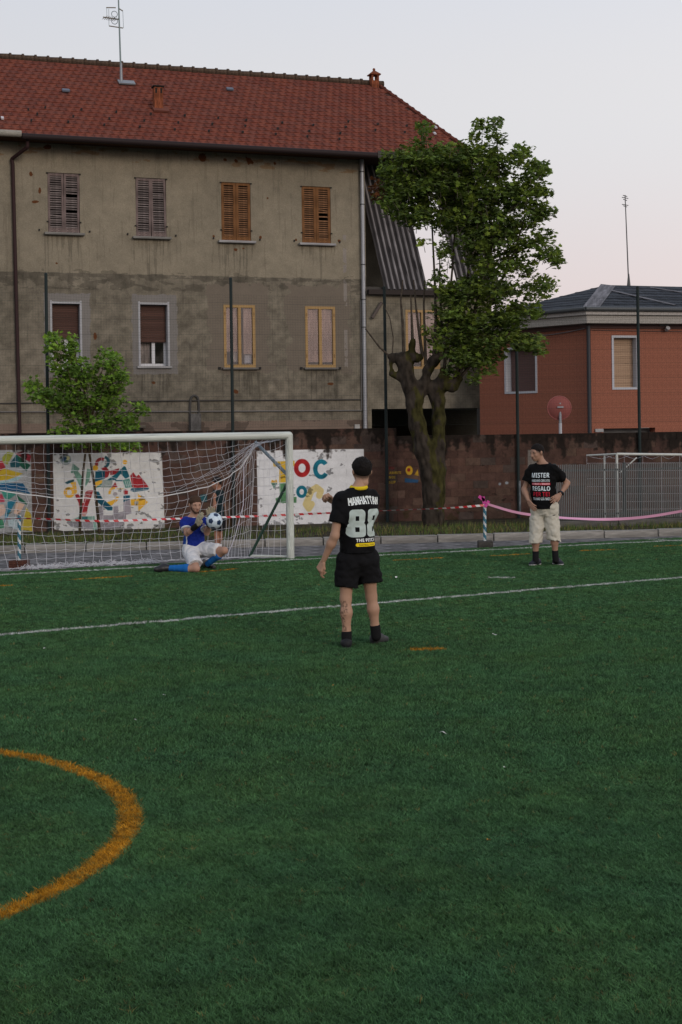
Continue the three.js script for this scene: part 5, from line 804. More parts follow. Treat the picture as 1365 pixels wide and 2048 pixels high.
{ // young maple behind the goal
  const z = 25.6, base = at(181, 1072, z).setY(verge0 - 0.03), t = thing('young_maple', base); tag(t, 'young bright green maple with two thin stems before the mural', 'tree');
  const p = (px, py, dz = 0) => at(px, py, z + dz).sub(base), u = (r) => r / 111, rods = [];
  const chain = (pts, r0, r1) => { for (let i = 1; i < pts.length; i++) rods.push(rod(p(...pts[i - 1]), p(...pts[i]), u(r0 + (r1 - r0) * (i - 1) / (pts.length - 1)), u(r0 + (r1 - r0) * i / (pts.length - 1)), 7)); };
  chain([[159, 1078], [163, 1000], [167, 940], [172, 900], [176, 850], [165, 790], [140, 730], [128, 690]], 3.0, 1); chain([[201, 1078, 0.1], [194, 1010, 0.1], [186, 950, 0.05], [179, 905], [180, 850], [196, 790], [220, 740], [235, 720]], 3.4, 1); chain([[176, 880], [140, 830], [100, 790], [70, 770]], 1.6, 0.7); chain([[182, 870], [215, 845], [250, 830], [280, 812]], 1.6, 0.7); chain([[176, 850], [170, 780], [160, 715]], 1.6, 0.7);
  part('trunk', merge(rods), mat([0.085, 0.065, 0.04], { roughness: 1, map: mottleB }), t);
  const G = [[0.17, 0.30, 0.030], [0.14, 0.26, 0.030], [0.20, 0.33, 0.034], [0.115, 0.21, 0.03]];
  const blobs = [[112, 690, 20, 24, 1.2], [140, 690, 12, 22, 1.2], [128, 725, 30, 22, 1], [165, 735, 30, 22, 1], [150, 765, 40, 25, 1.1], [213, 720, 14, 22, 1], [232, 735, 16, 28, 1], [215, 765, 32, 25, 1.1], [248, 750, 9, 22, 1], [62, 768, 12, 14, 1.2], [85, 790, 26, 16, 1.2], [125, 800, 38, 22, 1.2], [180, 800, 45, 25, 1.1], [230, 800, 26, 22, 1], [150, 835, 30, 20, 1], [200, 838, 36, 20, 1], [250, 838, 28, 16, 1], [278, 818, 14, 12, 1.1], [262, 850, 16, 12, 1], [170, 862, 34, 12, 1], [215, 864, 36, 12, 1], [112, 860, 12, 8, 0.9], [150, 886, 36, 8, 0.9], [215, 888, 50, 9, 0.9], [265, 888, 22, 8, 0.9]];
  const { leaves, twigs } = clumps(blobs, z, base, { size: 0.082, dens: 0.0130, per: 12, rad: 0.10, depth: 0.5, cols: G });
  part('crown', leafMesh(leaves), leafMat, t).userData.kind = 'stuff';
  part('twigs', merge(twigs.map((c2) => { const d = c2.clone().sub(p(178, 880)).normalize().multiplyScalar(-0.3); return rod(c2.clone().add(d), c2, 0.005, 0.003, 4); })), mat([0.085, 0.065, 0.04]), t).userData.kind = 'stuff';
}
// ================================================================ PEOPLE
const up = V(0, 1, 0);
const sub = (a, b) => a.clone().sub(b), lerp = (a, b, t) => a.clone().lerp(b, t);
const skinMat = new THREE.MeshPhysicalMaterial({ specularIntensity: 0.5, color: 0xffffff, vertexColors: true, roughness: 0.62 });
// a hand: w wrist, f towards the knuckles, n out of the palm, sgn which side the thumb is on; curl per finger in radians
function hand(w, f, n, sgn, curl, S = 1, fat = 1, thumb = 0.5, spread = 0) {
  f = f.clone().normalize(); n = n.clone().addScaledVector(f, -n.dot(f)).normalize(); const s = new THREE.Vector3().crossVectors(f, n).multiplyScalar(sgn), P = [];
  const off = [0.030, 0.0105, -0.0105, -0.029], kn = [0.086, 0.090, 0.086, 0.077], l1 = [0.043, 0.048, 0.045, 0.035], l2 = [0.026, 0.030, 0.028, 0.021], l3 = [0.021, 0.023, 0.022, 0.019];
  for (let i = 0; i < 4; i++) {
    const k = w.clone().addScaledVector(f, kn[i] * S).addScaledVector(s, off[i] * S); P.push(cone(w.clone().addScaledVector(f, 0.012 * S).addScaledVector(s, off[i] * 0.6 * S), k, 0.0135 * S * fat, 0.0112 * S * fat));
    let p = k, a = 0; const fd = f.clone().addScaledVector(s, (1.5 - i) * spread).normalize();
    [l1[i], l2[i], l3[i]].forEach((L, j) => { a += curl[i] * [0.9, 1.05, 0.7][j]; const d = fd.clone().multiplyScalar(Math.cos(a)).addScaledVector(n, Math.sin(a)), q = p.clone().addScaledVector(d, L * S); P.push(cone(p, q, [0.0095, 0.0088, 0.0082][j] * S * fat, [0.0088, 0.0082, 0.0072][j] * S * fat)); p = q; });
  }
  const t0 = w.clone().addScaledVector(f, 0.022 * S).addScaledVector(s, 0.02 * S), t1 = t0.clone().addScaledVector(f, 0.034 * S).addScaledVector(s, 0.026 * S * (1 - thumb * 0.4)).addScaledVector(n, 0.012 * S), t2 = t1.clone().addScaledVector(f, 0.030 * S).addScaledVector(s, 0.012 * S * (1 - 2.2 * thumb)).addScaledVector(n, 0.02 * S * thumb), t3 = t2.clone().addScaledVector(f, 0.022 * S).addScaledVector(s, 0.004 * S * (1 - 3 * thumb)).addScaledVector(n, 0.014 * S * thumb);
  P.push(cone(t0, t1, 0.014 * S * fat, 0.0115 * S * fat), cone(t1, t2, 0.0112 * S * fat, 0.010 * S * fat), cone(t2, t3, 0.0100 * S * fat, 0.0085 * S * fat));
  return P;
}
// head frame: X to the person's left, Y up, Z out of the face
function headPrims(c, face, tiltUp, S) {
  const Z = face.clone().normalize(), Y = tiltUp.clone().addScaledVector(Z, -tiltUp.dot(Z)).normalize(), X = new THREE.Vector3().crossVectors(Y, Z), fr = [X, Y, Z];
  const L = (x, y, z) => c.clone().addScaledVector(X, x * S).addScaledVector(Y, y * S).addScaledVector(Z, z * S), B = (x, y, z, a, b, d) => ball(L(x, y, z), a * S, b * S, d * S, fr);
  const skull = [B(0, 0.028, -0.008, 0.077, 0.094, 0.096), B(0, 0.0, 0.03, 0.064, 0.08, 0.062)];
  const face_ = [B(0, -0.052, 0.032, 0.055, 0.058, 0.056), B(0, -0.088, 0.062, 0.024, 0.022, 0.022), B(0.036, -0.02, 0.062, 0.026, 0.024, 0.022), B(-0.036, -0.02, 0.062, 0.026, 0.024, 0.022), cone(L(0, 0.014, 0.089), L(0, -0.024, 0.107), 0.009 * S, 0.0135 * S), cone(L(-0.012, -0.03, 0.096), L(0.012, -0.03, 0.096), 0.008 * S, 0.008 * S), cone(L(-0.045, 0.026, 0.072), L(0.045, 0.026, 0.072), 0.013 * S, 0.013 * S), cone(L(-0.02, -0.055, 0.083), L(0.02, -0.055, 0.083), 0.008 * S, 0.008 * S), cone(L(-0.017, -0.066, 0.081), L(0.017, -0.066, 0.081), 0.008 * S, 0.008 * S)];
  const ears = [1, -1].flatMap((q) => [B(q * 0.078, 0.0, -0.010, 0.009, 0.028, 0.017), B(q * 0.085, 0.008, -0.015, 0.006, 0.019, 0.013)]);
  return { fr, L, S, skull, face: face_, ears };
}
function figure(name, label, o) {
  const j = o.j, S = o.S ?? 1, base = o.base.clone(), root = thing(name, base); tag(root, label, 'person', o.group);
  for (const k of Object.keys(j)) j[k] = j[k].clone().sub(base);
  const rel = (v) => v.clone().sub(base), skin = o.skin;
  const sh = sub(j.shL, j.shR).normalize(), spine = sub(j.neck, j.pelvis).normalize(), fwd = o.fwd ? o.fwd.clone().normalize() : new THREE.Vector3().crossVectors(sh, up).normalize();
  const flatF = (k) => ({ n: fwd, k });
  const chest = lerp(j.neck, j.pelvis, 0.30), waist = lerp(j.neck, j.pelvis, 0.68), wid = (o.bulk ?? 1) * S;
  const torso = [cone(chest.clone().addScaledVector(sh, -0.075 * S), chest.clone().addScaledVector(sh, 0.075 * S), 0.108 * wid, 0.108 * wid, flatF(1.12)), cone(lerp(j.shL, j.neck, 0.22), lerp(j.shR, j.neck, 0.22), 0.058 * S, 0.058 * S), cone(lerp(j.shL, j.neck, 0.35).add(V(0, 0.012, 0)), j.neck.clone().add(V(0, 0.035 * S, 0)), 0.045 * S, 0.045 * S), cone(lerp(j.shR, j.neck, 0.35).add(V(0, 0.012, 0)), j.neck.clone().add(V(0, 0.035 * S, 0)), 0.045 * S, 0.045 * S), cone(chest, waist, 0.13 * wid, 0.118 * wid, flatF(1.25)), cone(waist, j.pelvis, 0.118 * wid, 0.13 * wid, flatF(1.18)), cone(lerp(j.hipL, j.pelvis, 0.2), lerp(j.hipR, j.pelvis, 0.2), 0.10 * S, 0.10 * S)];
  const arm = (s, e, w) => [cone(s, e, 0.047 * S, 0.037 * S), cone(e, lerp(e, w, 0.3), 0.036 * S, 0.039 * S), cone(lerp(e, w, 0.3), w, 0.039 * S, 0.0235 * S, {})];
  const leg = (h, k, a, bk) => { const c = lerp(k, a, 0.32).addScaledVector(bk, 0.012 * S); return [cone(h, k, 0.084 * S, 0.050 * S), cone(k, c, 0.046 * S, 0.051 * S), cone(c, lerp(k, a, 0.75), 0.051 * S, 0.035 * S), cone(lerp(k, a, 0.75), a, 0.035 * S, 0.034 * S)]; };
  const calfBack = o.calfBack ?? fwd.clone().negate();
  const H = headPrims(rel(o.head), o.face, o.headUp ?? up, (o.headS ?? 1) * S);
  const neckTop = H.L(0, -0.03, -0.02), neck = [cone(j.neck.clone().add(V(0, -0.01, 0)), neckTop, 0.056 * S, 0.052 * S)];
  const bodyPrims = [...torso, ...neck, ...arm(j.shL, j.elL, j.wrL), ...arm(j.shR, j.elR, j.wrR), ...leg(j.hipL, j.knL, j.anL, calfBack), ...leg(j.hipR, j.knR, j.anR, calfBack)];
  const g1 = solid(bodyPrims, 0.03 * S, 0.011);
  const headF = (() => { const a = blend(H.skull, 0.04), b = blend([...H.skull, ...H.face], 0.02), e = blend(H.ears, 0.012), nk = blend([cone(neckTop, H.L(0, -0.09, -0.03), 0.05 * S, 0.05 * S)], 0.01), sock = [1, -1].map((q) => ball(H.L(q * 0.031, 0.008, 0.098), 0.014 * H.S, 0.009 * H.S, 0.018 * H.S, H.fr)); return (x, y, z) => { let d = smin(b(x, y, z), e(x, y, z), 0.012); d = smin(d, nk(x, y, z), 0.03); for (const q of sock) d = Math.max(d, -dist(q, x, y, z)); return d; }; })();
  const hb = bounds([...H.skull, ...H.face, ...H.ears], 0.03); hb.expandByPoint(neckTop.clone().add(V(0, -0.05, 0)));
  const g2 = surfNet(headF, hb.min, hb.max, 0.0042);
  const geos = [g1, g2];
  for (const h of o.hands ?? []) geos.push(solid(h.map((p) => ({ ...p, a: p.a.clone().sub(base), b: p.b.clone().sub(base) })), 0.008, 0.0036));
  const lips = H.L(0, -0.06, 0.088), eyeP = [1, -1].map((q) => H.L(q * 0.031, 0.010, 0.084)), brow = [1, -1].map((q) => H.L(q * 0.032, 0.029, 0.086));
  for (const g of geos) paint(g, (x, y, z) => {
    let c = skin.slice(); const v = 1 + 0.10 * fbm(x * 18, y * 18, z * 18, 3); c = c.map((q) => q * v);
    const dl = Math.hypot(x - lips.x, (y - lips.y) * 1.6, z - lips.z); if (dl < 0.018 * H.S) c = [c[0] * 0.82, c[1] * 0.55, c[2] * 0.55];
    for (const b of brow) if (Math.hypot((x - b.x), (y - b.y) * 3.4, z - b.z) < 0.016 * H.S) c = o.hairCol.map((q) => q * 1.3);
    { const e = V(x, y, z).sub(H.L(0, 0, 0)), ly = e.dot(H.fr[1]) / H.S, lz = e.dot(H.fr[2]) / H.S, lx = e.dot(H.fr[0]) / H.S; if (ly > -0.12 && lz < 0.06 && Math.abs(lx) < 0.083 && e.length() < 0.16 * H.S) { const line = -0.06 + 0.12 * clamp(lz + 0.10, 0, 0.2) / 0.18 - 0.002, g = smooth(line - 0.035, line + 0.004, ly + 0.012 * n3(lx * 140, ly * 140, lz * 140)) * 0.8; c = c.map((q, i) => q * (1 - g) + o.hairCol[i] * 1.5 * g); } }
    if (o.mark) c = o.mark(c, x, y, z) ?? c;
    return c;
  });
  part('body', merge(geos.map((g) => { g.deleteAttribute('uv'); return g; })), skinMat, root);
  const cloth = (nm, prims, k, h, m, wr, extra) => { const g = solid(prims, k, h, (d, x, y, z) => { if (wr && Math.abs(d) < 0.05) { const q = Math.abs(n3(x * 8 + y * 7, y * 6 - x * 5, z * 8)), q2 = Math.abs(n3(x * 13 - y * 9 + 4, y * 11 + z * 6, z * 12)); d += wr * (0.8 * n3(x * 6, y * 5, z * 6) + 1.5 * (0.25 - q) + 0.9 * (0.25 - q2) + 0.35 * n3(x * 30, y * 26, z * 30)); } return extra ? extra(d, x, y, z) : d; }, 0.03); return part(nm, g, m, root); };
  const plain = (c, r = 0.85) => mat(c, { roughness: r });
  const eyeM = mat([0.02, 0.015, 0.012], { roughness: 0.2 }), eyeW = mat([0.28, 0.25, 0.23], { roughness: 0.3 });
  for (const q of [1, -1]) { part('eye', new THREE.SphereGeometry(0.0095 * H.S, 12, 8).translate(...H.L(q * 0.031, 0.009, 0.0765).toArray()), eyeW, root); part('iris', new THREE.SphereGeometry(0.0066 * H.S, 10, 8).translate(...H.L(q * 0.031, 0.009, 0.0812).toArray()), eyeM, root); }
  return { root, j, S, H, sh, fwd, spine, torso, chest, waist, neck, rel, cloth, plain, base };
}
const planeCut = (p, n) => [p, n.clone().normalize()];
function uvPlanar(g, c, X, Y, w, h, dir) { // print on the cloth facing dir; everything else takes the blank corner
  const q = g.index ? g.toNonIndexed() : g, p = q.attributes.position, uv = new Float32Array(p.count * 2), a = V(0, 0, 0), b = V(0, 0, 0), d = V(0, 0, 0), n = V(0, 0, 0), keep = q.attributes.normal;
  for (let t = 0; t < p.count; t += 3) { a.fromBufferAttribute(p, t); b.fromBufferAttribute(p, t + 1); d.fromBufferAttribute(p, t + 2); n.crossVectors(b.clone().sub(a), d.clone().sub(a)).normalize(); const on = n.dot(dir) > -0.02; [a, b, d].forEach((v, k) => { const e = v.clone().sub(c); uv[(t + k) * 2] = on ? clamp(e.dot(X) / w + 0.5, 0.003, 0.997) : 0.004; uv[(t + k) * 2 + 1] = on ? clamp(e.dot(Y) / h + 0.5, 0.003, 0.997) : 0.996; }); }
  q.setAttribute('uv', new THREE.BufferAttribute(uv, 2)); return q;
}
const sleeve = (s, e, t, r0, r1) => { const q = lerp(s, e, t), d = sub(e, s).normalize(); return cone(s, lerp(s, e, t + 0.12), r0, r1, { cut: [planeCut(q, d)] }); };
function legTube(h, k, t, r0, r1, slant) { const q = lerp(h, k, t), d = (slant ?? sub(k, h)).clone().normalize(); return cone(h, lerp(h, k, t + 0.1), r0, r1, { cut: [planeCut(q, d)] }); }
function sock(f, k, a, t, nm, col, r = 0.043) { const q = lerp(a, k, t), d = sub(k, a).normalize(); f.cloth(nm, [cone(a, lerp(a, k, t + 0.05), r * 0.97 * f.S, r * f.S, { cut: [planeCut(q, d)] })], 0.01, 0.006, f.plain(col, 0.95), 0.002); }
function shoe(f, heel, toe, y0, m, soleM, w = 0.042, ank) {
  const d = sub(toe, heel).setY(0).normalize(), gcut = [planeCut(V(heel.x, y0 + 0.012, heel.z), V(0, -1, 0))], mid = lerp(heel, toe, 0.45), s = V(d.z, 0, -d.x);
  const P = [cone(heel.clone().setY(y0 + 0.045), mid.clone().setY(y0 + 0.045), w * 0.92, w, { cut: gcut }), cone(mid.clone().setY(y0 + 0.042), toe.clone().setY(y0 + 0.028), w * 1.02, w * 0.82, { cut: gcut, n: up, k: 1.25 }), cone(heel.clone().setY(y0 + 0.05).addScaledVector(d, 0.02), (ank ?? heel.clone().addScaledVector(d, 0.03)).clone(), 0.042, 0.042, { cut: [planeCut((ank ?? heel).clone().setY(y0 + 0.115), V(0, 1, 0))] })];
  const g = solid(P, 0.03, 0.005, null, 0.03), part_ = part('shoe', g, m, f.root);
  const sg = solid([cone(heel.clone().setY(y0 + 0.016), toe.clone().setY(y0 + 0.016), w * 0.95, w * 0.86, { cut: [planeCut(V(0, y0 + 0.018, 0), V(0, 1, 0)), planeCut(V(0, y0 + 0.001, 0), V(0, -1, 0))] })], 0.01, 0.005, null, 0.02); part('sole', sg, soleM, part_);
  return part_;
}
function hair(f, m, { front = 0.075, nape = -0.055, thick = 0.011, rough = 0.006, side = 0 }) {
  const { L, fr, S } = f.H, c = L(0, 0, 0), slope = (front - nape) / 0.18;
  const F0 = blend(f.H.skull, 0.03), b = bounds(f.H.skull, 0.035);
  const g = surfNet((x, y, z) => { const f0 = F0(x, y, z); if (Math.abs(f0) > 0.04) return f0; const e = V(x, y, z).sub(c), lx = e.dot(fr[0]) / S, ly = e.dot(fr[1]) / S, lz = e.dot(fr[2]) / S; const line = nape + slope * clamp(lz + 0.10, 0, 0.2) + 0.006 * n3(lx * 60, ly * 30, lz * 60) + 0.005 * n3(lx * 150, ly * 90, lz * 150) - side * Math.max(0, Math.abs(lx) - 0.05), top = smooth(-0.02, 0.09, ly), d = f0 - (thick * (0.35 + 0.9 * top) * smooth(-0.004, 0.035, ly - line) * (1 - 0.75 * smooth(0.02, 0.085, lz)) + 0.0012) * S - rough * top * (n3(x * 60, y * 40, z * 60) + n3(x * 130, y * 90, z * 130) * 0.6); return Math.max(d, (line - ly) * 0.8 * S); }, b.min, b.max, 0.0045);
  return part('hair', g, m, f.root);
}
const blackCloth = mat([0.007, 0.007, 0.008], { roughness: 0.9, bumpMap: bump(60), bumpScale: 0.0004 });

{ // ---------------------------------------------------------------- striker, seen from behind
  const z = 12.72, p = (px, py, dz = 0) => at(px, py, z + dz);
  const j = { shL: p(681, 1002, -0.04), shR: p(746, 998, 0.13), neck: p(717, 984, 0.04), pelvis: p(714, 1112, 0.05), hipL: p(696, 1122, 0.02), hipR: p(735, 1120, 0.08), knL: p(692, 1197, 0.02), knR: p(743, 1192, 0.14), anL: p(694, 1283, 0), anR: p(753, 1272, 0.17), elL: p(670, 1072, -0.07), wrL: p(647, 1122, 0.0), elR: p(714, 1024, 0.42), wrR: p(667, 1004, 0.40) };
  const fwd = V(-0.42, 0, -0.9), base = onY(722, 1297);
  base.y = 0;
  const hands = [hand(j.wrL.clone(), p(638, 1142, 0.01).sub(j.wrL), V(0.75, 0.1, -0.6), 1, [0.55, 0.95, 1.05, 1.0], 1, 1, 0.6), hand(j.wrR.clone(), p(654, 993, 0.39).sub(j.wrR), V(-0.1, -0.6, 0.75), 1, [1.25, 1.3, 1.35, 1.3], 1, 1, 0.9)];
  const tat = lerp(j.knL, j.anL, 0.22).sub(base);
  const f = figure('person', 'person in black shirt number 88 and black shorts, seen from behind', { base, j, fwd, S: 1, bulk: 0.98, skin: [0.36, 0.215, 0.145], hairCol: [0.012, 0.009, 0.008], head: p(724, 945, 0.09), face: V(-0.25, -0.05, -1), hands, calfBack: V(0.2, 0, 1),
    mark: (c, x, y, z2) => { if (y > 0.13 && y < 0.43 && x < -0.07) { const big = y > 0.33, k = n3(x * 70, y * 60, z2 * 60) + 0.5 * n3(x * 150, y * 150, z2 * 150), edge = x - tat.x < (big ? 0.012 : -0.004 + 0.02 * n3(0, y * 9, 3)); if (edge && k > (big ? -0.05 : 0.12)) return c.map((q) => q * 0.38); } } });
  const J = f.j;
  hair(f, mat([0.008, 0.0065, 0.006], { roughness: 0.75 }), { front: 0.08, nape: -0.066, thick: 0.014, rough: 0.010 });
  // shirt
  const [cv, c] = canvas(640, 900); c.fillStyle = '#0d0d0f'; c.fillRect(0, 0, 640, 900); c.textAlign = 'center'; c.fillStyle = '#d5dbd8'; c.strokeStyle = '#d5dbd8'; c.lineJoin = 'miter';
  const PP = 640 / 0.5, ty = (m) => (0.35 - m) * PP * (900 / 640) / (0.7 / 0.5);
  const word = (t, x, y, wd, hgt, font, lw, col) => { c.save(); c.font = `bold 100px ${font}`; const mw = c.measureText(t).width; c.translate(x, y); c.scale(wd / mw, hgt / 72); c.fillStyle = c.strokeStyle = col; c.lineWidth = lw; if (lw) c.strokeText(t, 0, 0); c.fillText(t, 0, 0); c.restore(); };
  // collegiate slab letters drawn as strokes
  const slab = { M: [[0, 0, 0, 1], [1, 0, 1, 1], [0, 1, .5, .35], [1, 1, .5, .35]], A: [[0.02, 0, .42, 1], [.98, 0, .58, 1], [.25, .33, .75, .33], [.36, 1, .64, 1]], N: [[0.08, 0, 0.08, 1], [.92, 0, .92, 1], [0.08, 1, .92, 0]], H: [[.08, 0, .08, 1], [.92, 0, .92, 1], [.08, .5, .92, .5]], T: [[.5, 0, .5, 1], [0, 1, 1, 1]] };
  { const T = 'MANHATTAN', x0 = 128, W2 = 400, y0 = ty(0.172), hh = 84, gap = W2 / 9; [...T].forEach((ch, i) => { const arch = -16 * Math.sin((i + 0.5) / 9 * Math.PI); c.strokeStyle = '#d5dbd8'; c.lineCap = 'butt'; for (const [a, b, d, e] of slab[ch]) { c.lineWidth = 13; c.beginPath(); c.moveTo(x0 + i * gap + 5 + a * (gap - 11), y0 + arch - b * hh); c.lineTo(x0 + i * gap + 5 + d * (gap - 11), y0 + arch - e * hh); c.stroke(); } c.lineWidth = 9; for (const [b, xs] of [[0, ch === 'T' ? [.5] : [.06, .94]], [1, ch === 'H' || ch === 'N' || ch === 'M' ? [.06, .94] : []]]) for (const x of xs) { c.beginPath(); c.moveTo(x0 + i * gap + 5 + x * (gap - 11) - 9, y0 + arch - b * hh + (b ? 4 : -4)); c.lineTo(x0 + i * gap + 5 + x * (gap - 11) + 9, y0 + arch - b * hh + (b ? 4 : -4)); c.stroke(); } if (ch === 'T') { c.lineWidth = 11; for (const x of [0.04, 0.96]) { c.beginPath(); c.moveTo(x0 + i * gap + 5 + x * (gap - 11), y0 + arch - hh - 4); c.lineTo(x0 + i * gap + 5 + x * (gap - 11), y0 + arch - hh + 20); c.stroke(); } } }); }
  const eight = (x, y, w, h) => { c.fillStyle = '#aebbb6'; const rr2 = (a, b, d, e, q) => { c.beginPath(); c.roundRect(a, b, d, e, q); c.fill(); }; rr2(x + 8, y, w - 16, h * 0.53, 46); rr2(x, y + h * 0.47, w, h * 0.53, 50); c.fillStyle = '#0d0d0f'; c.fillRect(x + w * 0.40, y + h * 0.24, w * 0.20, h * 0.17); c.fillRect(x + w * 0.39, y + h * 0.64, w * 0.22, h * 0.17); c.beginPath(); c.moveTo(x - 4, y + h * 0.42); c.lineTo(x + 22, y + h * 0.5); c.lineTo(x - 4, y + h * 0.56); c.fill(); c.beginPath(); c.moveTo(x + w + 4, y + h * 0.42); c.lineTo(x + w - 22, y + h * 0.5); c.lineTo(x + w + 4, y + h * 0.56); c.fill(); };
  eight(118, ty(0.138), 200, 318); eight(336, ty(0.138), 200, 318);
  word('THE PITCH', 330, ty(-0.152), 270, 38, 'sans-serif', 2, '#d9dedc'); c.fillStyle = '#e0c21c'; c.beginPath(); c.roundRect(190, ty(-0.162), 280, 40, 20); c.fill(); word('FOOTBALL STORE', 330, ty(-0.186), 210, 18, 'sans-serif', 0, '#3a3a20');
  const shirtMat = mat([1, 1, 1], { map: canvasTex(cv), roughness: 0.8, bumpMap: bump(14), bumpScale: 0.0006 });
  const hem = planeCut(J.pelvis.clone().add(V(0, 0.03, 0)), V(0, -1, 0));
  const neckCut = planeCut(J.neck.clone().add(V(0, 0.036, 0)), V(0, 1, 0).addScaledVector(f.fwd, 0.25));
  const lo = { n: f.fwd, k: 1.12 };
  const prims = [cone(f.chest.clone().addScaledVector(f.sh, -0.08), f.chest.clone().addScaledVector(f.sh, 0.08), 0.122, 0.122, { n: f.fwd, k: 1.1 }), cone(lerp(J.shL, J.neck, 0.2), lerp(J.shR, J.neck, 0.2), 0.066, 0.066), cone(lerp(J.shL, J.neck, 0.3), J.neck.clone().add(V(0, 0.03, 0)), 0.058, 0.058), cone(lerp(J.shR, J.neck, 0.3), J.neck.clone().add(V(0, 0.03, 0)), 0.058, 0.058), cone(f.chest, J.pelvis, 0.150, 0.165, { n: f.fwd, k: 1.18 }), sleeve(J.shL, J.elL, 0.62, 0.066, 0.078), sleeve(J.shR, J.elR, 0.62, 0.066, 0.078)];
  const shirt = f.cloth('shirt', prims, 0.045, 0.0075, shirtMat, 0.010, (d, x, y, z2) => Math.max(d, (y - hem[0].y) * hem[1].y, (x - neckCut[0].x) * neckCut[1].x + (y - neckCut[0].y) * neckCut[1].y + (z2 - neckCut[0].z) * neckCut[1].z));
  const backC = lerp(J.neck, J.pelvis, 0.50).addScaledVector(f.sh, -0.012);
  shirt.geometry = uvPlanar(shirt.geometry, backC, f.sh.clone().negate(), up, 0.5, 0.7, f.fwd.clone().negate());
  const col = new THREE.TorusGeometry(0.066, 0.0135, 8, 32); col.rotateX(Math.PI / 2 + 0.10); col.scale(1.05, 1.3, 0.98); col.translate(J.neck.x + 0.004, J.neck.y + 0.042, J.neck.z); part('collar', col, mat([0.62, 0.46, 0.015], { roughness: 0.8 }), f.root);
  // shorts: wide, hem at mid thigh
  const shp = [cone(lerp(J.hipL, J.pelvis, 0.1), lerp(J.hipR, J.pelvis, 0.1), 0.114, 0.114, { n: f.fwd, k: 1.05 }), cone(J.pelvis.clone().add(V(0, 0.06, 0)), J.pelvis, 0.140, 0.144, { n: f.fwd, k: 1.15 }), legTube(J.hipL, J.knL, 0.70, 0.104, 0.104, V(-0.1, -1, 0.05)), legTube(J.hipR, J.knR, 0.62, 0.104, 0.112, V(0.15, -1, 0.05)), cone(J.hipR.clone().add(V(0.03, -0.06, 0)), J.hipR.clone().add(V(0.10, -0.13, -0.02)), 0.06, 0.035)];
  f.cloth('shorts', shp, 0.03, 0.009, blackCloth, 0.013);
  sock(f, J.knL, J.anL, 0.24, 'sock', [0.010, 0.010, 0.011], 0.047); sock(f, J.knR, J.anR, 0.28, 'sock', [0.010, 0.010, 0.011], 0.047);
  const shoeM = mat([0.022, 0.023, 0.026], { roughness: 0.6, map: mottleB }), soleM = mat([0.02, 0.02, 0.022]);
  const lh = onY(694, 1299).sub(base), rh = onY(749, 1288).sub(base);
  shoe(f, lh.clone().add(V(0, 0, -0.02)), lh.clone().add(V(-0.01, 0, -0.22)), 0.004, shoeM, soleM, 0.044, J.anL); shoe(f, rh.clone().add(V(0.0, 0, 0.0)), rh.clone().add(V(0.10, 0, -0.10)), 0.004, mat([0.06, 0.062, 0.064], { roughness: 0.6, map: mottleB }), soleM, 0.045, J.anR);
}
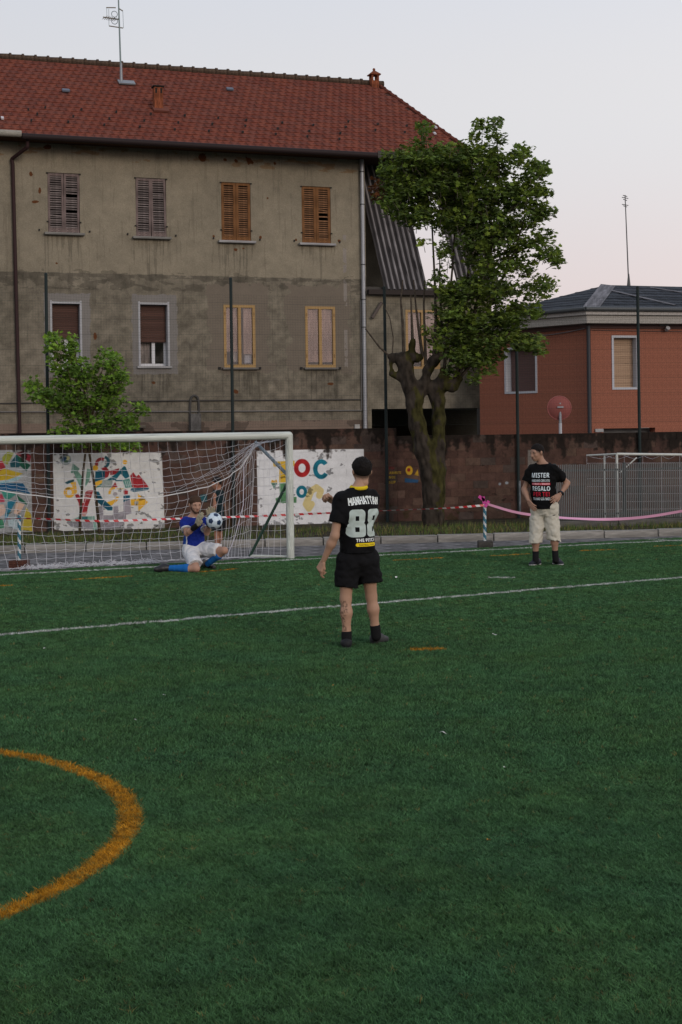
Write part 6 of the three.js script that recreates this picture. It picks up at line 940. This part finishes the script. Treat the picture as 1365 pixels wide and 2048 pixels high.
{ // ---------------------------------------------------------------- man with hands on hips
  const z = 19.8, p = (px, py, dz = 0) => at(px, py, z + dz), base = onY(1091, 1131.5); base.y = 0;
  const j = { shR: p(1063, 942, 0.07), shL: p(1110, 940, -0.07), neck: p(1085, 931, 0.02), pelvis: p(1089, 1012, 0.02), hipR: p(1077, 1017, 0.05), hipL: p(1101, 1016, -0.01), knR: p(1071, 1070, -0.02), knL: p(1108, 1068, -0.06), anR: p(1072, 1121, 0.02), anL: p(1112, 1120, 0.0), elR: p(1049, 979, 0.12), wrR: p(1057, 1001, -0.04), elL: p(1135, 966, 0.06), wrL: p(1121, 989, -0.12) };
  const fwd = V(-0.33, 0, 0.94);
  const hands = [hand(j.wrL, p(1108, 998, -0.17).sub(j.wrL), V(-0.15, -0.35, -0.9), 1, [0.15, 0.22, 0.28, 0.32], 0.98, 1, 0.1, 0.10), hand(j.wrR, p(1064, 1012, -0.10).sub(j.wrR), V(0.75, 0.1, -0.65), -1, [0.25, 0.3, 0.3, 0.35], 0.98, 1, 0.2, 0.06)];
  const f = figure('person', 'man in black printed shirt and cream shorts with hands on hips', { base, j, fwd, bulk: 1.06, skin: [0.31, 0.18, 0.125], hairCol: [0.015, 0.012, 0.011], head: p(1075, 906, 0.0), headS: 0.98, face: V(-0.86, -0.18, 0.5), headUp: V(-0.05, 1, 0.03), hands }), J = f.j;
  hair(f, mat([0.009, 0.007, 0.0065], { roughness: 0.75 }), { front: 0.068, nape: -0.062, thick: 0.008, rough: 0.004 });
  const [cv, c] = canvas(512, 720); c.fillStyle = '#0c0c0d'; c.fillRect(0, 0, 512, 720); c.textAlign = 'center';
  const word = (t, x, y, wd, hgt, col) => { c.save(); c.font = 'bold 100px sans-serif'; const mw = c.measureText(t).width; c.translate(x, y); c.scale(wd / mw, hgt / 72); c.fillStyle = col; c.fillText(t, 0, 0); c.restore(); };
  const cx = 258, wc = '#c9d4d8';
  word('MISTER', cx, 232, 250, 64, wc); word('ABBIAMO CERCATO', cx, 290, 250, 34, wc); c.fillStyle = '#b5283a'; c.fillRect(cx - 128, 303, 256, 32); word('OVUNQUE IL MIGLIORE', cx, 329, 240, 22, '#e9c9cd'); word('REGALO', cx, 412, 252, 62, wc); word('PER TE!', cx, 487, 236, 60, '#b02336'); word('TU HAI GIÀ NOI', cx, 540, 240, 36, wc);
  const sm = mat([1, 1, 1], { map: canvasTex(cv), roughness: 0.88, bumpMap: bump(14), bumpScale: 0.0006 });
  const hemY = J.pelvis.y - 0.035, nc = planeCut(J.neck.clone().add(V(0, 0.042, 0)), V(0, 1, 0).addScaledVector(f.fwd, 0.35));
  const prims = [cone(f.chest.clone().addScaledVector(f.sh, -0.085), f.chest.clone().addScaledVector(f.sh, 0.085), 0.122, 0.122, { n: f.fwd, k: 1.05 }), cone(lerp(J.shL, J.neck, 0.18), lerp(J.shR, J.neck, 0.18), 0.066, 0.066), cone(lerp(J.shL, J.neck, 0.3), J.neck.clone().add(V(0, 0.035, 0)), 0.060, 0.060), cone(lerp(J.shR, J.neck, 0.3), J.neck.clone().add(V(0, 0.035, 0)), 0.060, 0.060), cone(f.chest, J.pelvis.clone().add(V(0, -0.05, 0)), 0.165, 0.178, { n: f.fwd, k: 1.12 }), sleeve(J.shL, J.elL, 0.62, 0.070, 0.085), sleeve(J.shR, J.elR, 0.55, 0.068, 0.082)];
  const shirt = f.cloth('shirt', prims, 0.04, 0.0075, sm, 0.013, (d, x, y, z2) => Math.max(d, hemY - y, (x - nc[0].x) * nc[1].x + (y - nc[0].y) * nc[1].y + (z2 - nc[0].z) * nc[1].z));
  shirt.geometry = uvPlanar(shirt.geometry, lerp(J.neck, J.pelvis, 0.52).addScaledVector(f.sh, 0.0), f.sh, up, 0.52, 0.73, f.fwd);
  const cream = mat([0.47, 0.445, 0.375], { roughness: 0.9, bumpMap: bump(20), bumpScale: 0.0006 });
  f.cloth('shorts', [cone(lerp(J.hipL, J.pelvis, 0.1), lerp(J.hipR, J.pelvis, 0.1), 0.128, 0.128, { n: f.fwd, k: 1.0 }), cone(J.pelvis.clone().add(V(0, 0.05, 0)), J.pelvis, 0.15, 0.158, { n: f.fwd, k: 1.12 }), cone(J.hipR, J.knR.clone().lerp(J.anR, 0.34), 0.106, 0.093, { cut: [planeCut(lerp(J.knR, J.anR, 0.30), V(0.05, -1, 0))] }), cone(J.hipL, J.knL.clone().lerp(J.anL, 0.3), 0.106, 0.094, { cut: [planeCut(lerp(J.knL, J.anL, 0.26), V(-0.12, -1, 0))] })], 0.025, 0.008, cream, 0.014);
  part('shorts_logo', box(0.035, 0.01, 0.004, 0, 0, 0, 0.25), mat([0.03, 0.03, 0.03]), f.root).position.copy(p(1108.5, 1030.5, -0.17).sub(base));
  sock(f, J.knR, J.anR, 0.38, 'sock', [0.013, 0.013, 0.015], 0.045); sock(f, J.knL, J.anL, 0.38, 'sock', [0.013, 0.013, 0.015], 0.045);
  const sM = mat([0.03, 0.033, 0.045], { roughness: 0.6, map: mottleB }), so = mat([0.42, 0.42, 0.42]);
  const hR = onY(1077, 1130).sub(base), hL = onY(1111, 1129).sub(base); shoe(f, hR, hR.clone().add(V(-0.11, 0, 0.12)), 0.004, sM, so, 0.046, J.anR); shoe(f, hL, hL.clone().add(V(0.06, 0, 0.13)), 0.004, sM, so, 0.046, J.anL);
  const w = sub(J.wrL, J.elL).normalize(), band = new THREE.TorusGeometry(0.031, 0.011, 8, 20); band.applyQuaternion(new THREE.Quaternion().setFromUnitVectors(V(0, 0, 1), w)); const wp2 = lerp(J.wrL, J.elL, 0.12); band.translate(wp2.x, wp2.y, wp2.z); const wt = part('watch', band, mat([0.02, 0.025, 0.035], { roughness: 0.5 }), f.root); part('watch_face', rbox(0.034, 0.034, 0.014, 0.005, wp2.x + 0.012, wp2.y, wp2.z + 0.03), mat([0.01, 0.01, 0.012], { roughness: 0.15 }), wt);
}
{ // ---------------------------------------------------------------- goalkeeper on one knee
  const z = 19.62, p = (px, py, dz = 0) => at(px, py, z + dz), base = onY(392, 1143); base.y = 0;
  const j = { shR: p(370, 1043, 0.10), shL: p(409, 1044, 0.16), neck: p(388, 1036, 0.15), pelvis: p(388, 1096, 0.22), hipR: p(380, 1101, 0.17), hipL: p(402, 1099, 0.20), knR: p(393, 1136, -0.14), knL: p(449, 1101, -0.10), anR: p(336, 1139, -0.02), anL: p(414, 1129, 0.16), elR: p(374, 1067, -0.02), wrR: p(393, 1052, -0.18), elL: p(414, 1066, 0.02), wrL: p(421, 1043, -0.08) };
  j.knR.y = 0.062; j.anR.y = 0.06;
  const fwd = V(0.35, 0, 0.94);
  const f = figure('person', 'goalkeeper in blue shirt and white shorts kneeling to catch the ball', { base, j, fwd, S: 0.97, bulk: 1.0, skin: [0.36, 0.21, 0.15], hairCol: [0.045, 0.026, 0.016], head: p(391, 1010, 0.10), face: V(0.42, -0.18, 0.88), headUp: V(0.02, 1, 0.05), calfBack: V(-0.3, -0.4, -0.3),
    mark: null }), J = f.j;
  hair(f, mat([0.05, 0.028, 0.017], { roughness: 0.65 }), { front: 0.058, nape: -0.060, thick: 0.012, rough: 0.008 });
  { const { L, S, fr } = f.H, B = (x, y, zz, a, b, d) => ball(L(x, y, zz), a * S, b * S, d * S, fr), mouth = L(0, -0.060, 0.092), nose = L(0, -0.02, 0.1), c0 = L(0, 0, 0); f.cloth('beard', [B(0, -0.054, 0.032, 0.0565, 0.0585, 0.0565), B(0, -0.09, 0.062, 0.028, 0.025, 0.025), B(0.05, -0.03, 0.015, 0.02, 0.045, 0.03), B(-0.05, -0.03, 0.015, 0.02, 0.045, 0.03)], 0.02, 0.0042, mat([0.085, 0.048, 0.032], { roughness: 1 }), 0.001, (d, x, y, zz) => { const e = V(x, y, zz).sub(c0), lx = e.dot(fr[0]) / S, ly = e.dot(fr[1]) / S, lz = e.dot(fr[2]) / S; return Math.max(d, (ly - (-0.045 + 1.1 * Math.max(0, Math.abs(lx) - 0.03))) * S, 0.012 * S - Math.hypot(x - mouth.x, (y - mouth.y) * 1.8, zz - mouth.z)); }); }
  const blue = mat([1, 1, 1], { vertexColors: true, roughness: 0.7, bumpMap: bump(14), bumpScale: 0.0006 }), whiteC = mat([0.55, 0.56, 0.58], { roughness: 0.85, bumpMap: bump(14), bumpScale: 0.0006 });
  const hemN = V(-0.25, -1, 0).normalize(), hemP = J.pelvis.clone().add(V(0, -0.01, 0)), nc = planeCut(J.neck.clone().add(V(0, 0.040, 0)), V(0, 1, 0).addScaledVector(f.fwd, 0.5));
  const prims = [cone(f.chest.clone().addScaledVector(f.sh, -0.07), f.chest.clone().addScaledVector(f.sh, 0.07), 0.116, 0.116, { n: f.fwd, k: 1.05 }), cone(lerp(J.shL, J.neck, 0.2), lerp(J.shR, J.neck, 0.2), 0.062, 0.062), cone(lerp(J.shL, J.neck, 0.3), J.neck.clone().add(V(0, 0.035, 0)), 0.056, 0.056), cone(lerp(J.shR, J.neck, 0.3), J.neck.clone().add(V(0, 0.035, 0)), 0.056, 0.056), cone(f.chest, J.pelvis, 0.142, 0.152, { n: f.fwd, k: 1.12 }), sleeve(J.shL, J.elL, 0.6, 0.062, 0.07), sleeve(J.shR, J.elR, 0.62, 0.062, 0.072)];
  const kshirt = f.cloth('shirt', prims, 0.035, 0.006, blue, 0.013, (d, x, y, z2) => Math.max(d, (x - hemP.x) * hemN.x + (y - hemP.y) * hemN.y, (x - nc[0].x) * nc[1].x + (y - nc[0].y) * nc[1].y + (z2 - nc[0].z) * nc[1].z));
  { const sideN = f.sh.clone().multiplyScalar(-0.92).addScaledVector(f.fwd, 0.55).normalize(); paint(kshirt.geometry, (x, y, zz) => { const e = V(x, y, zz).sub(f.chest), a = e.dot(f.sh), b2 = e.dot(f.fwd), ang = Math.atan2(b2, -a), arm = y > J.shR.y - 0.13; return !arm && ang > 0.30 && ang < 0.52 ? [0.5, 0.51, 0.53] : !arm && ang > -0.1 && ang <= 0.30 ? [0.006, 0.05, 0.24] : [0.008, 0.022, 0.20]; }); }
  for (const [s, e] of [[J.shR, J.elR], [J.shL, J.elL]]) { const a = lerp(s, e, 0.56), d = sub(e, s).normalize(); f.cloth('sleeve_trim', [cone(lerp(s, e, 0.5), lerp(s, e, 0.75), 0.073, 0.0745, { cut: [planeCut(lerp(s, e, 0.655), d), planeCut(lerp(s, e, 0.55), d.clone().negate())] })], 0.01, 0.006, whiteC, 0.002); }
  { part('chest_badge', box(0.03, 0.045, 0.006, 0, 0, 0), mat([0.45, 0.35, 0.4]), f.root).position.copy(p(407.5, 1050, -0.03).sub(base)); }
  { const ring = new THREE.TorusGeometry(0.055, 0.010, 8, 28); ring.rotateX(Math.PI / 2 + 0.45); ring.rotateY(Math.atan2(f.fwd.x, f.fwd.z)); ring.translate(J.neck.x, J.neck.y + 0.034, J.neck.z + 0.008); part('collar', ring, whiteC, f.root); }
  f.cloth('shorts', [cone(lerp(J.hipL, J.pelvis, 0.1), lerp(J.hipR, J.pelvis, 0.1), 0.118, 0.118), cone(J.pelvis.clone().add(V(0, 0.05, 0)), J.pelvis, 0.142, 0.148, { n: f.fwd, k: 1.1 }), cone(J.hipR, lerp(J.hipR, J.knR, 0.95), 0.108, 0.098, { cut: [planeCut(lerp(J.hipR, J.knR, 0.80), sub(J.knR, J.hipR).normalize().add(V(0.1, -0.3, 0)).normalize())] }), cone(J.hipL, lerp(J.hipL, J.knL, 0.9), 0.108, 0.092, { cut: [planeCut(lerp(J.hipL, J.knL, 0.76), sub(J.knL, J.hipL).normalize())] })], 0.03, 0.008, whiteC, 0.014);
  const bl = [0.012, 0.115, 0.36], long = (k, a, nm) => { const q = lerp(a, k, 0.74), d = sub(k, a).normalize(), cpt = lerp(k, a, 0.32); f.cloth(nm, [cone(a, lerp(a, k, 0.25), 0.040, 0.042), cone(lerp(a, k, 0.25), lerp(a, k, 0.66), 0.042, 0.059), cone(lerp(a, k, 0.66), lerp(a, k, 0.85), 0.059, 0.058, { cut: [planeCut(q, d)] })], 0.015, 0.007, f.plain(bl, 0.9), 0.002); };
  long(J.knR, J.anR, 'sock'); long(J.knL, J.anL, 'sock');
  const sM = mat([0.014, 0.014, 0.016], { roughness: 0.45 });
  { const hR = J.anR.clone(), toe = onY(313, 1146).sub(base).setY(0.05); part('shoe', solid([cone(hR.clone().add(V(0, 0.005, 0)), lerp(hR, toe, 0.5).add(V(0, 0.01, 0)), 0.046, 0.048), cone(lerp(hR, toe, 0.5), toe, 0.05, 0.036), cone(hR, hR.clone().add(V(-0.06, 0.035, 0)), 0.04, 0.035)], 0.03, 0.006, (d, x, y) => Math.max(d, 0.006 - y)), sM, f.root); const st = []; for (let k = 0; k < 5; k++) st.push(new THREE.ConeGeometry(0.008, 0.016, 6).rotateZ(1.2).translate(toe.x + 0.02 + k * 0.03, 0.075 + 0.006 * k, toe.z - 0.03)); part('stud', merge(st), mat([0.1, 0.08, 0.06]), f.root); }
  { const hL = onY(407, 1133).sub(base); shoe(f, hL, onY(427, 1139).sub(base), 0.004, sM, mat([0.02, 0.02, 0.02]), 0.046, J.anL); }
  // gloves with separate fat fingers; black wrist straps
  const glove = mat([0.30, 0.27, 0.19], { roughness: 0.85, bumpMap: bump(30), bumpScale: 0.0006 }), strap = mat([0.012, 0.012, 0.012]);
  const gl = [hand(J.wrR, p(401, 1029, -0.26).sub(base).sub(J.wrR), V(0.75, 0, -0.45), -1, [0.12, 0.14, 0.16, 0.2], 1.18, 1.35, 0.1, 0.13), hand(J.wrL, p(421, 1020, -0.10).sub(base).sub(J.wrL), V(0.05, -0.1, 1), 1, [0.2, 0.2, 0.2, 0.22], 1.15, 1.35, 0.1, 0.14)];
  gl.forEach((h, i) => { part('glove', solid(h, 0.012, 0.005), glove, f.root); const w = i ? J.wrL : J.wrR, e = i ? J.elL : J.elR; f.cloth('wrist_strap', [cone(lerp(w, e, -0.12), lerp(w, e, 0.30), 0.038, 0.041)], 0.01, 0.006, strap, 0.001); });
  // ---------------------------------------------------------------- ball just reaching the gloves
  const bc = p(429, 1041.5, -0.235), R = 0.1125, bg = thing('football', bc); tag(bg, 'white football with dark blue pentagons at the keeper gloves', 'ball');
  const phi = (1 + Math.sqrt(5)) / 2, verts = []; for (const a of [-1, 1]) for (const b2 of [-phi, phi]) verts.push(V(0, a, b2), V(a, b2, 0), V(b2, 0, a)); verts.forEach((v) => v.normalize());
  const cA = p(423 - 0.5, 1042, -0.33).sub(bc).normalize(), q = new THREE.Quaternion().setFromUnitVectors(verts[0], cA); verts.forEach((v) => v.applyQuaternion(q));
  { const nb = verts.filter((v) => v.dot(cA) > 0.3 && v !== verts[0]), tgt = p(437, 1045, -0.33).sub(bc).normalize(); let best = 1e9, ang = 0; for (let a = 0; a < 6.28; a += 0.05) { const v = nb[0].clone().applyAxisAngle(cA, a), d = v.distanceTo(tgt); if (d < best) { best = d; ang = a; } } verts.forEach((v) => v.applyAxisAngle(cA, ang)); }
  const seam = (g2, amp) => g2, shell = new THREE.SphereGeometry(R, 40, 28); part('shell', shell, mat([0.52, 0.62, 0.70], { roughness: 0.35 }), bg);
  verts.forEach((v) => { const patch = new THREE.CircleGeometry(R * 0.36, 5, 0, 6.2832), pp = patch.attributes.position, qq = new THREE.Quaternion().setFromUnitVectors(V(0, 0, 1), v), N2 = []; const fine = []; for (let k = 0; k < 5; k++) for (let s2 = 0; s2 < 6; s2++) { const a0 = V(pp.getX(k + 1), pp.getY(k + 1), 0), a1 = V(pp.getX((k + 1) % 5 + 1), pp.getY((k + 1) % 5 + 1), 0), b0 = lerp(a0, a1, s2 / 6), b1 = lerp(a0, a1, (s2 + 1) / 6); for (let r2 = 0; r2 < 3; r2++) { const i0 = b0.clone().multiplyScalar(r2 / 3), o0 = b0.clone().multiplyScalar((r2 + 1) / 3), i1 = b1.clone().multiplyScalar(r2 / 3), o1 = b1.clone().multiplyScalar((r2 + 1) / 3); for (const t of [i0, o0, o1, i0, o1, i1]) { const w = t.clone().setZ(R).normalize().multiplyScalar(R + 0.0012).applyQuaternion(qq); fine.push(w.x, w.y, w.z); } } } const g2 = new THREE.BufferGeometry(); g2.setAttribute('position', new THREE.Float32BufferAttribute(fine, 3)); g2.setAttribute('normal', new THREE.Float32BufferAttribute(fine.map((x) => x / R), 3)); part('pentagon', g2, mat([0.012, 0.03, 0.075], { roughness: 0.35, side: THREE.DoubleSide }), bg); });
  { const st = []; for (let i = 0; i < 12; i++) for (let k = i + 1; k < 12; k++) if (verts[i].dot(verts[k]) > 0.3) { const a = lerp(verts[i], verts[k], 0.3), b2 = lerp(verts[i], verts[k], 0.7), pts = []; for (let t = 0; t <= 4; t++) pts.push(lerp(a, b2, t / 4).normalize().multiplyScalar(R)); st.push(polyTube(pts, 0.0014, 4)); } part('seam', merge(st), mat([0.3, 0.33, 0.36]), bg); }
}
{ // ---------------------------------------------------------------- child standing behind the net
  const z = 23.4, p = (px, py, dz = 0) => at(px, py, z + dz), base = onY(433, 1097, -0.014); base.setZ(-z); base.y = -0.014;
  const S = 0.70, j = { shR: p(430, 987, -0.09), shL: p(443, 986, 0.10), neck: p(437, 982), pelvis: p(439, 1040), hipR: p(436, 1046, -0.05), hipL: p(440, 1046, 0.06), knR: p(433, 1070, -0.05), knL: p(441, 1071, 0.06), anR: p(434, 1093, -0.06), anL: p(437, 1093, 0.10), elR: p(430, 1012, -0.13), wrR: p(423, 1031, -0.12), elL: p(446, 1010, 0.12), wrL: p(438, 1028, 0.12) };
  const f = figure('person', 'child in dark sleeveless top standing behind the goal net', { base, j, fwd: V(-0.95, 0, 0.25), S, headS: 1.15, skin: [0.33, 0.16, 0.10], hairCol: [0.01, 0.008, 0.008], head: p(434, 967), face: V(-0.92, -0.25, 0.3), hands: [hand(j.wrR, p(421, 1036, -0.12).sub(j.wrR), V(0, 0, -1), 1, [0.4, 0.45, 0.5, 0.5], 0.75)] }), J = f.j;
  hair(f, mat([0.010, 0.008, 0.008], { roughness: 0.6 }), { front: 0.065, nape: -0.06, thick: 0.014, rough: 0.006 });
  const dark = mat([0.010, 0.022, 0.026], { roughness: 0.9 });
  f.cloth('top', [...f.torso.map((t) => ({ ...t, ra: t.ra + 0.012, rb: t.rb + 0.012 }))], 0.03, 0.008, dark, 0.005, (d, x, y) => Math.max(d, J.pelvis.y - 0.01 - y, y - (J.neck.y + 0.02)));
  f.cloth('shorts', [cone(J.hipL, J.hipR, 0.098, 0.098), cone(J.pelvis.clone().add(V(0, 0.03, 0)), J.pelvis, 0.10, 0.105), legTube(J.hipL, J.knL, 0.62, 0.08, 0.082), legTube(J.hipR, J.knR, 0.62, 0.08, 0.082)], 0.02, 0.008, mat([0.012, 0.013, 0.016]), 0.005);
  const sM = mat([0.05, 0.05, 0.06]); for (const a of [J.anL, J.anR]) { const h = a.clone().setY(0); shoe(f, h.clone().add(V(0.02, 0, 0)), h.clone().add(V(-0.12, 0, 0.03)), 0.002, sM, sM, 0.034, a); }
}
renderer.render(scene, camera);
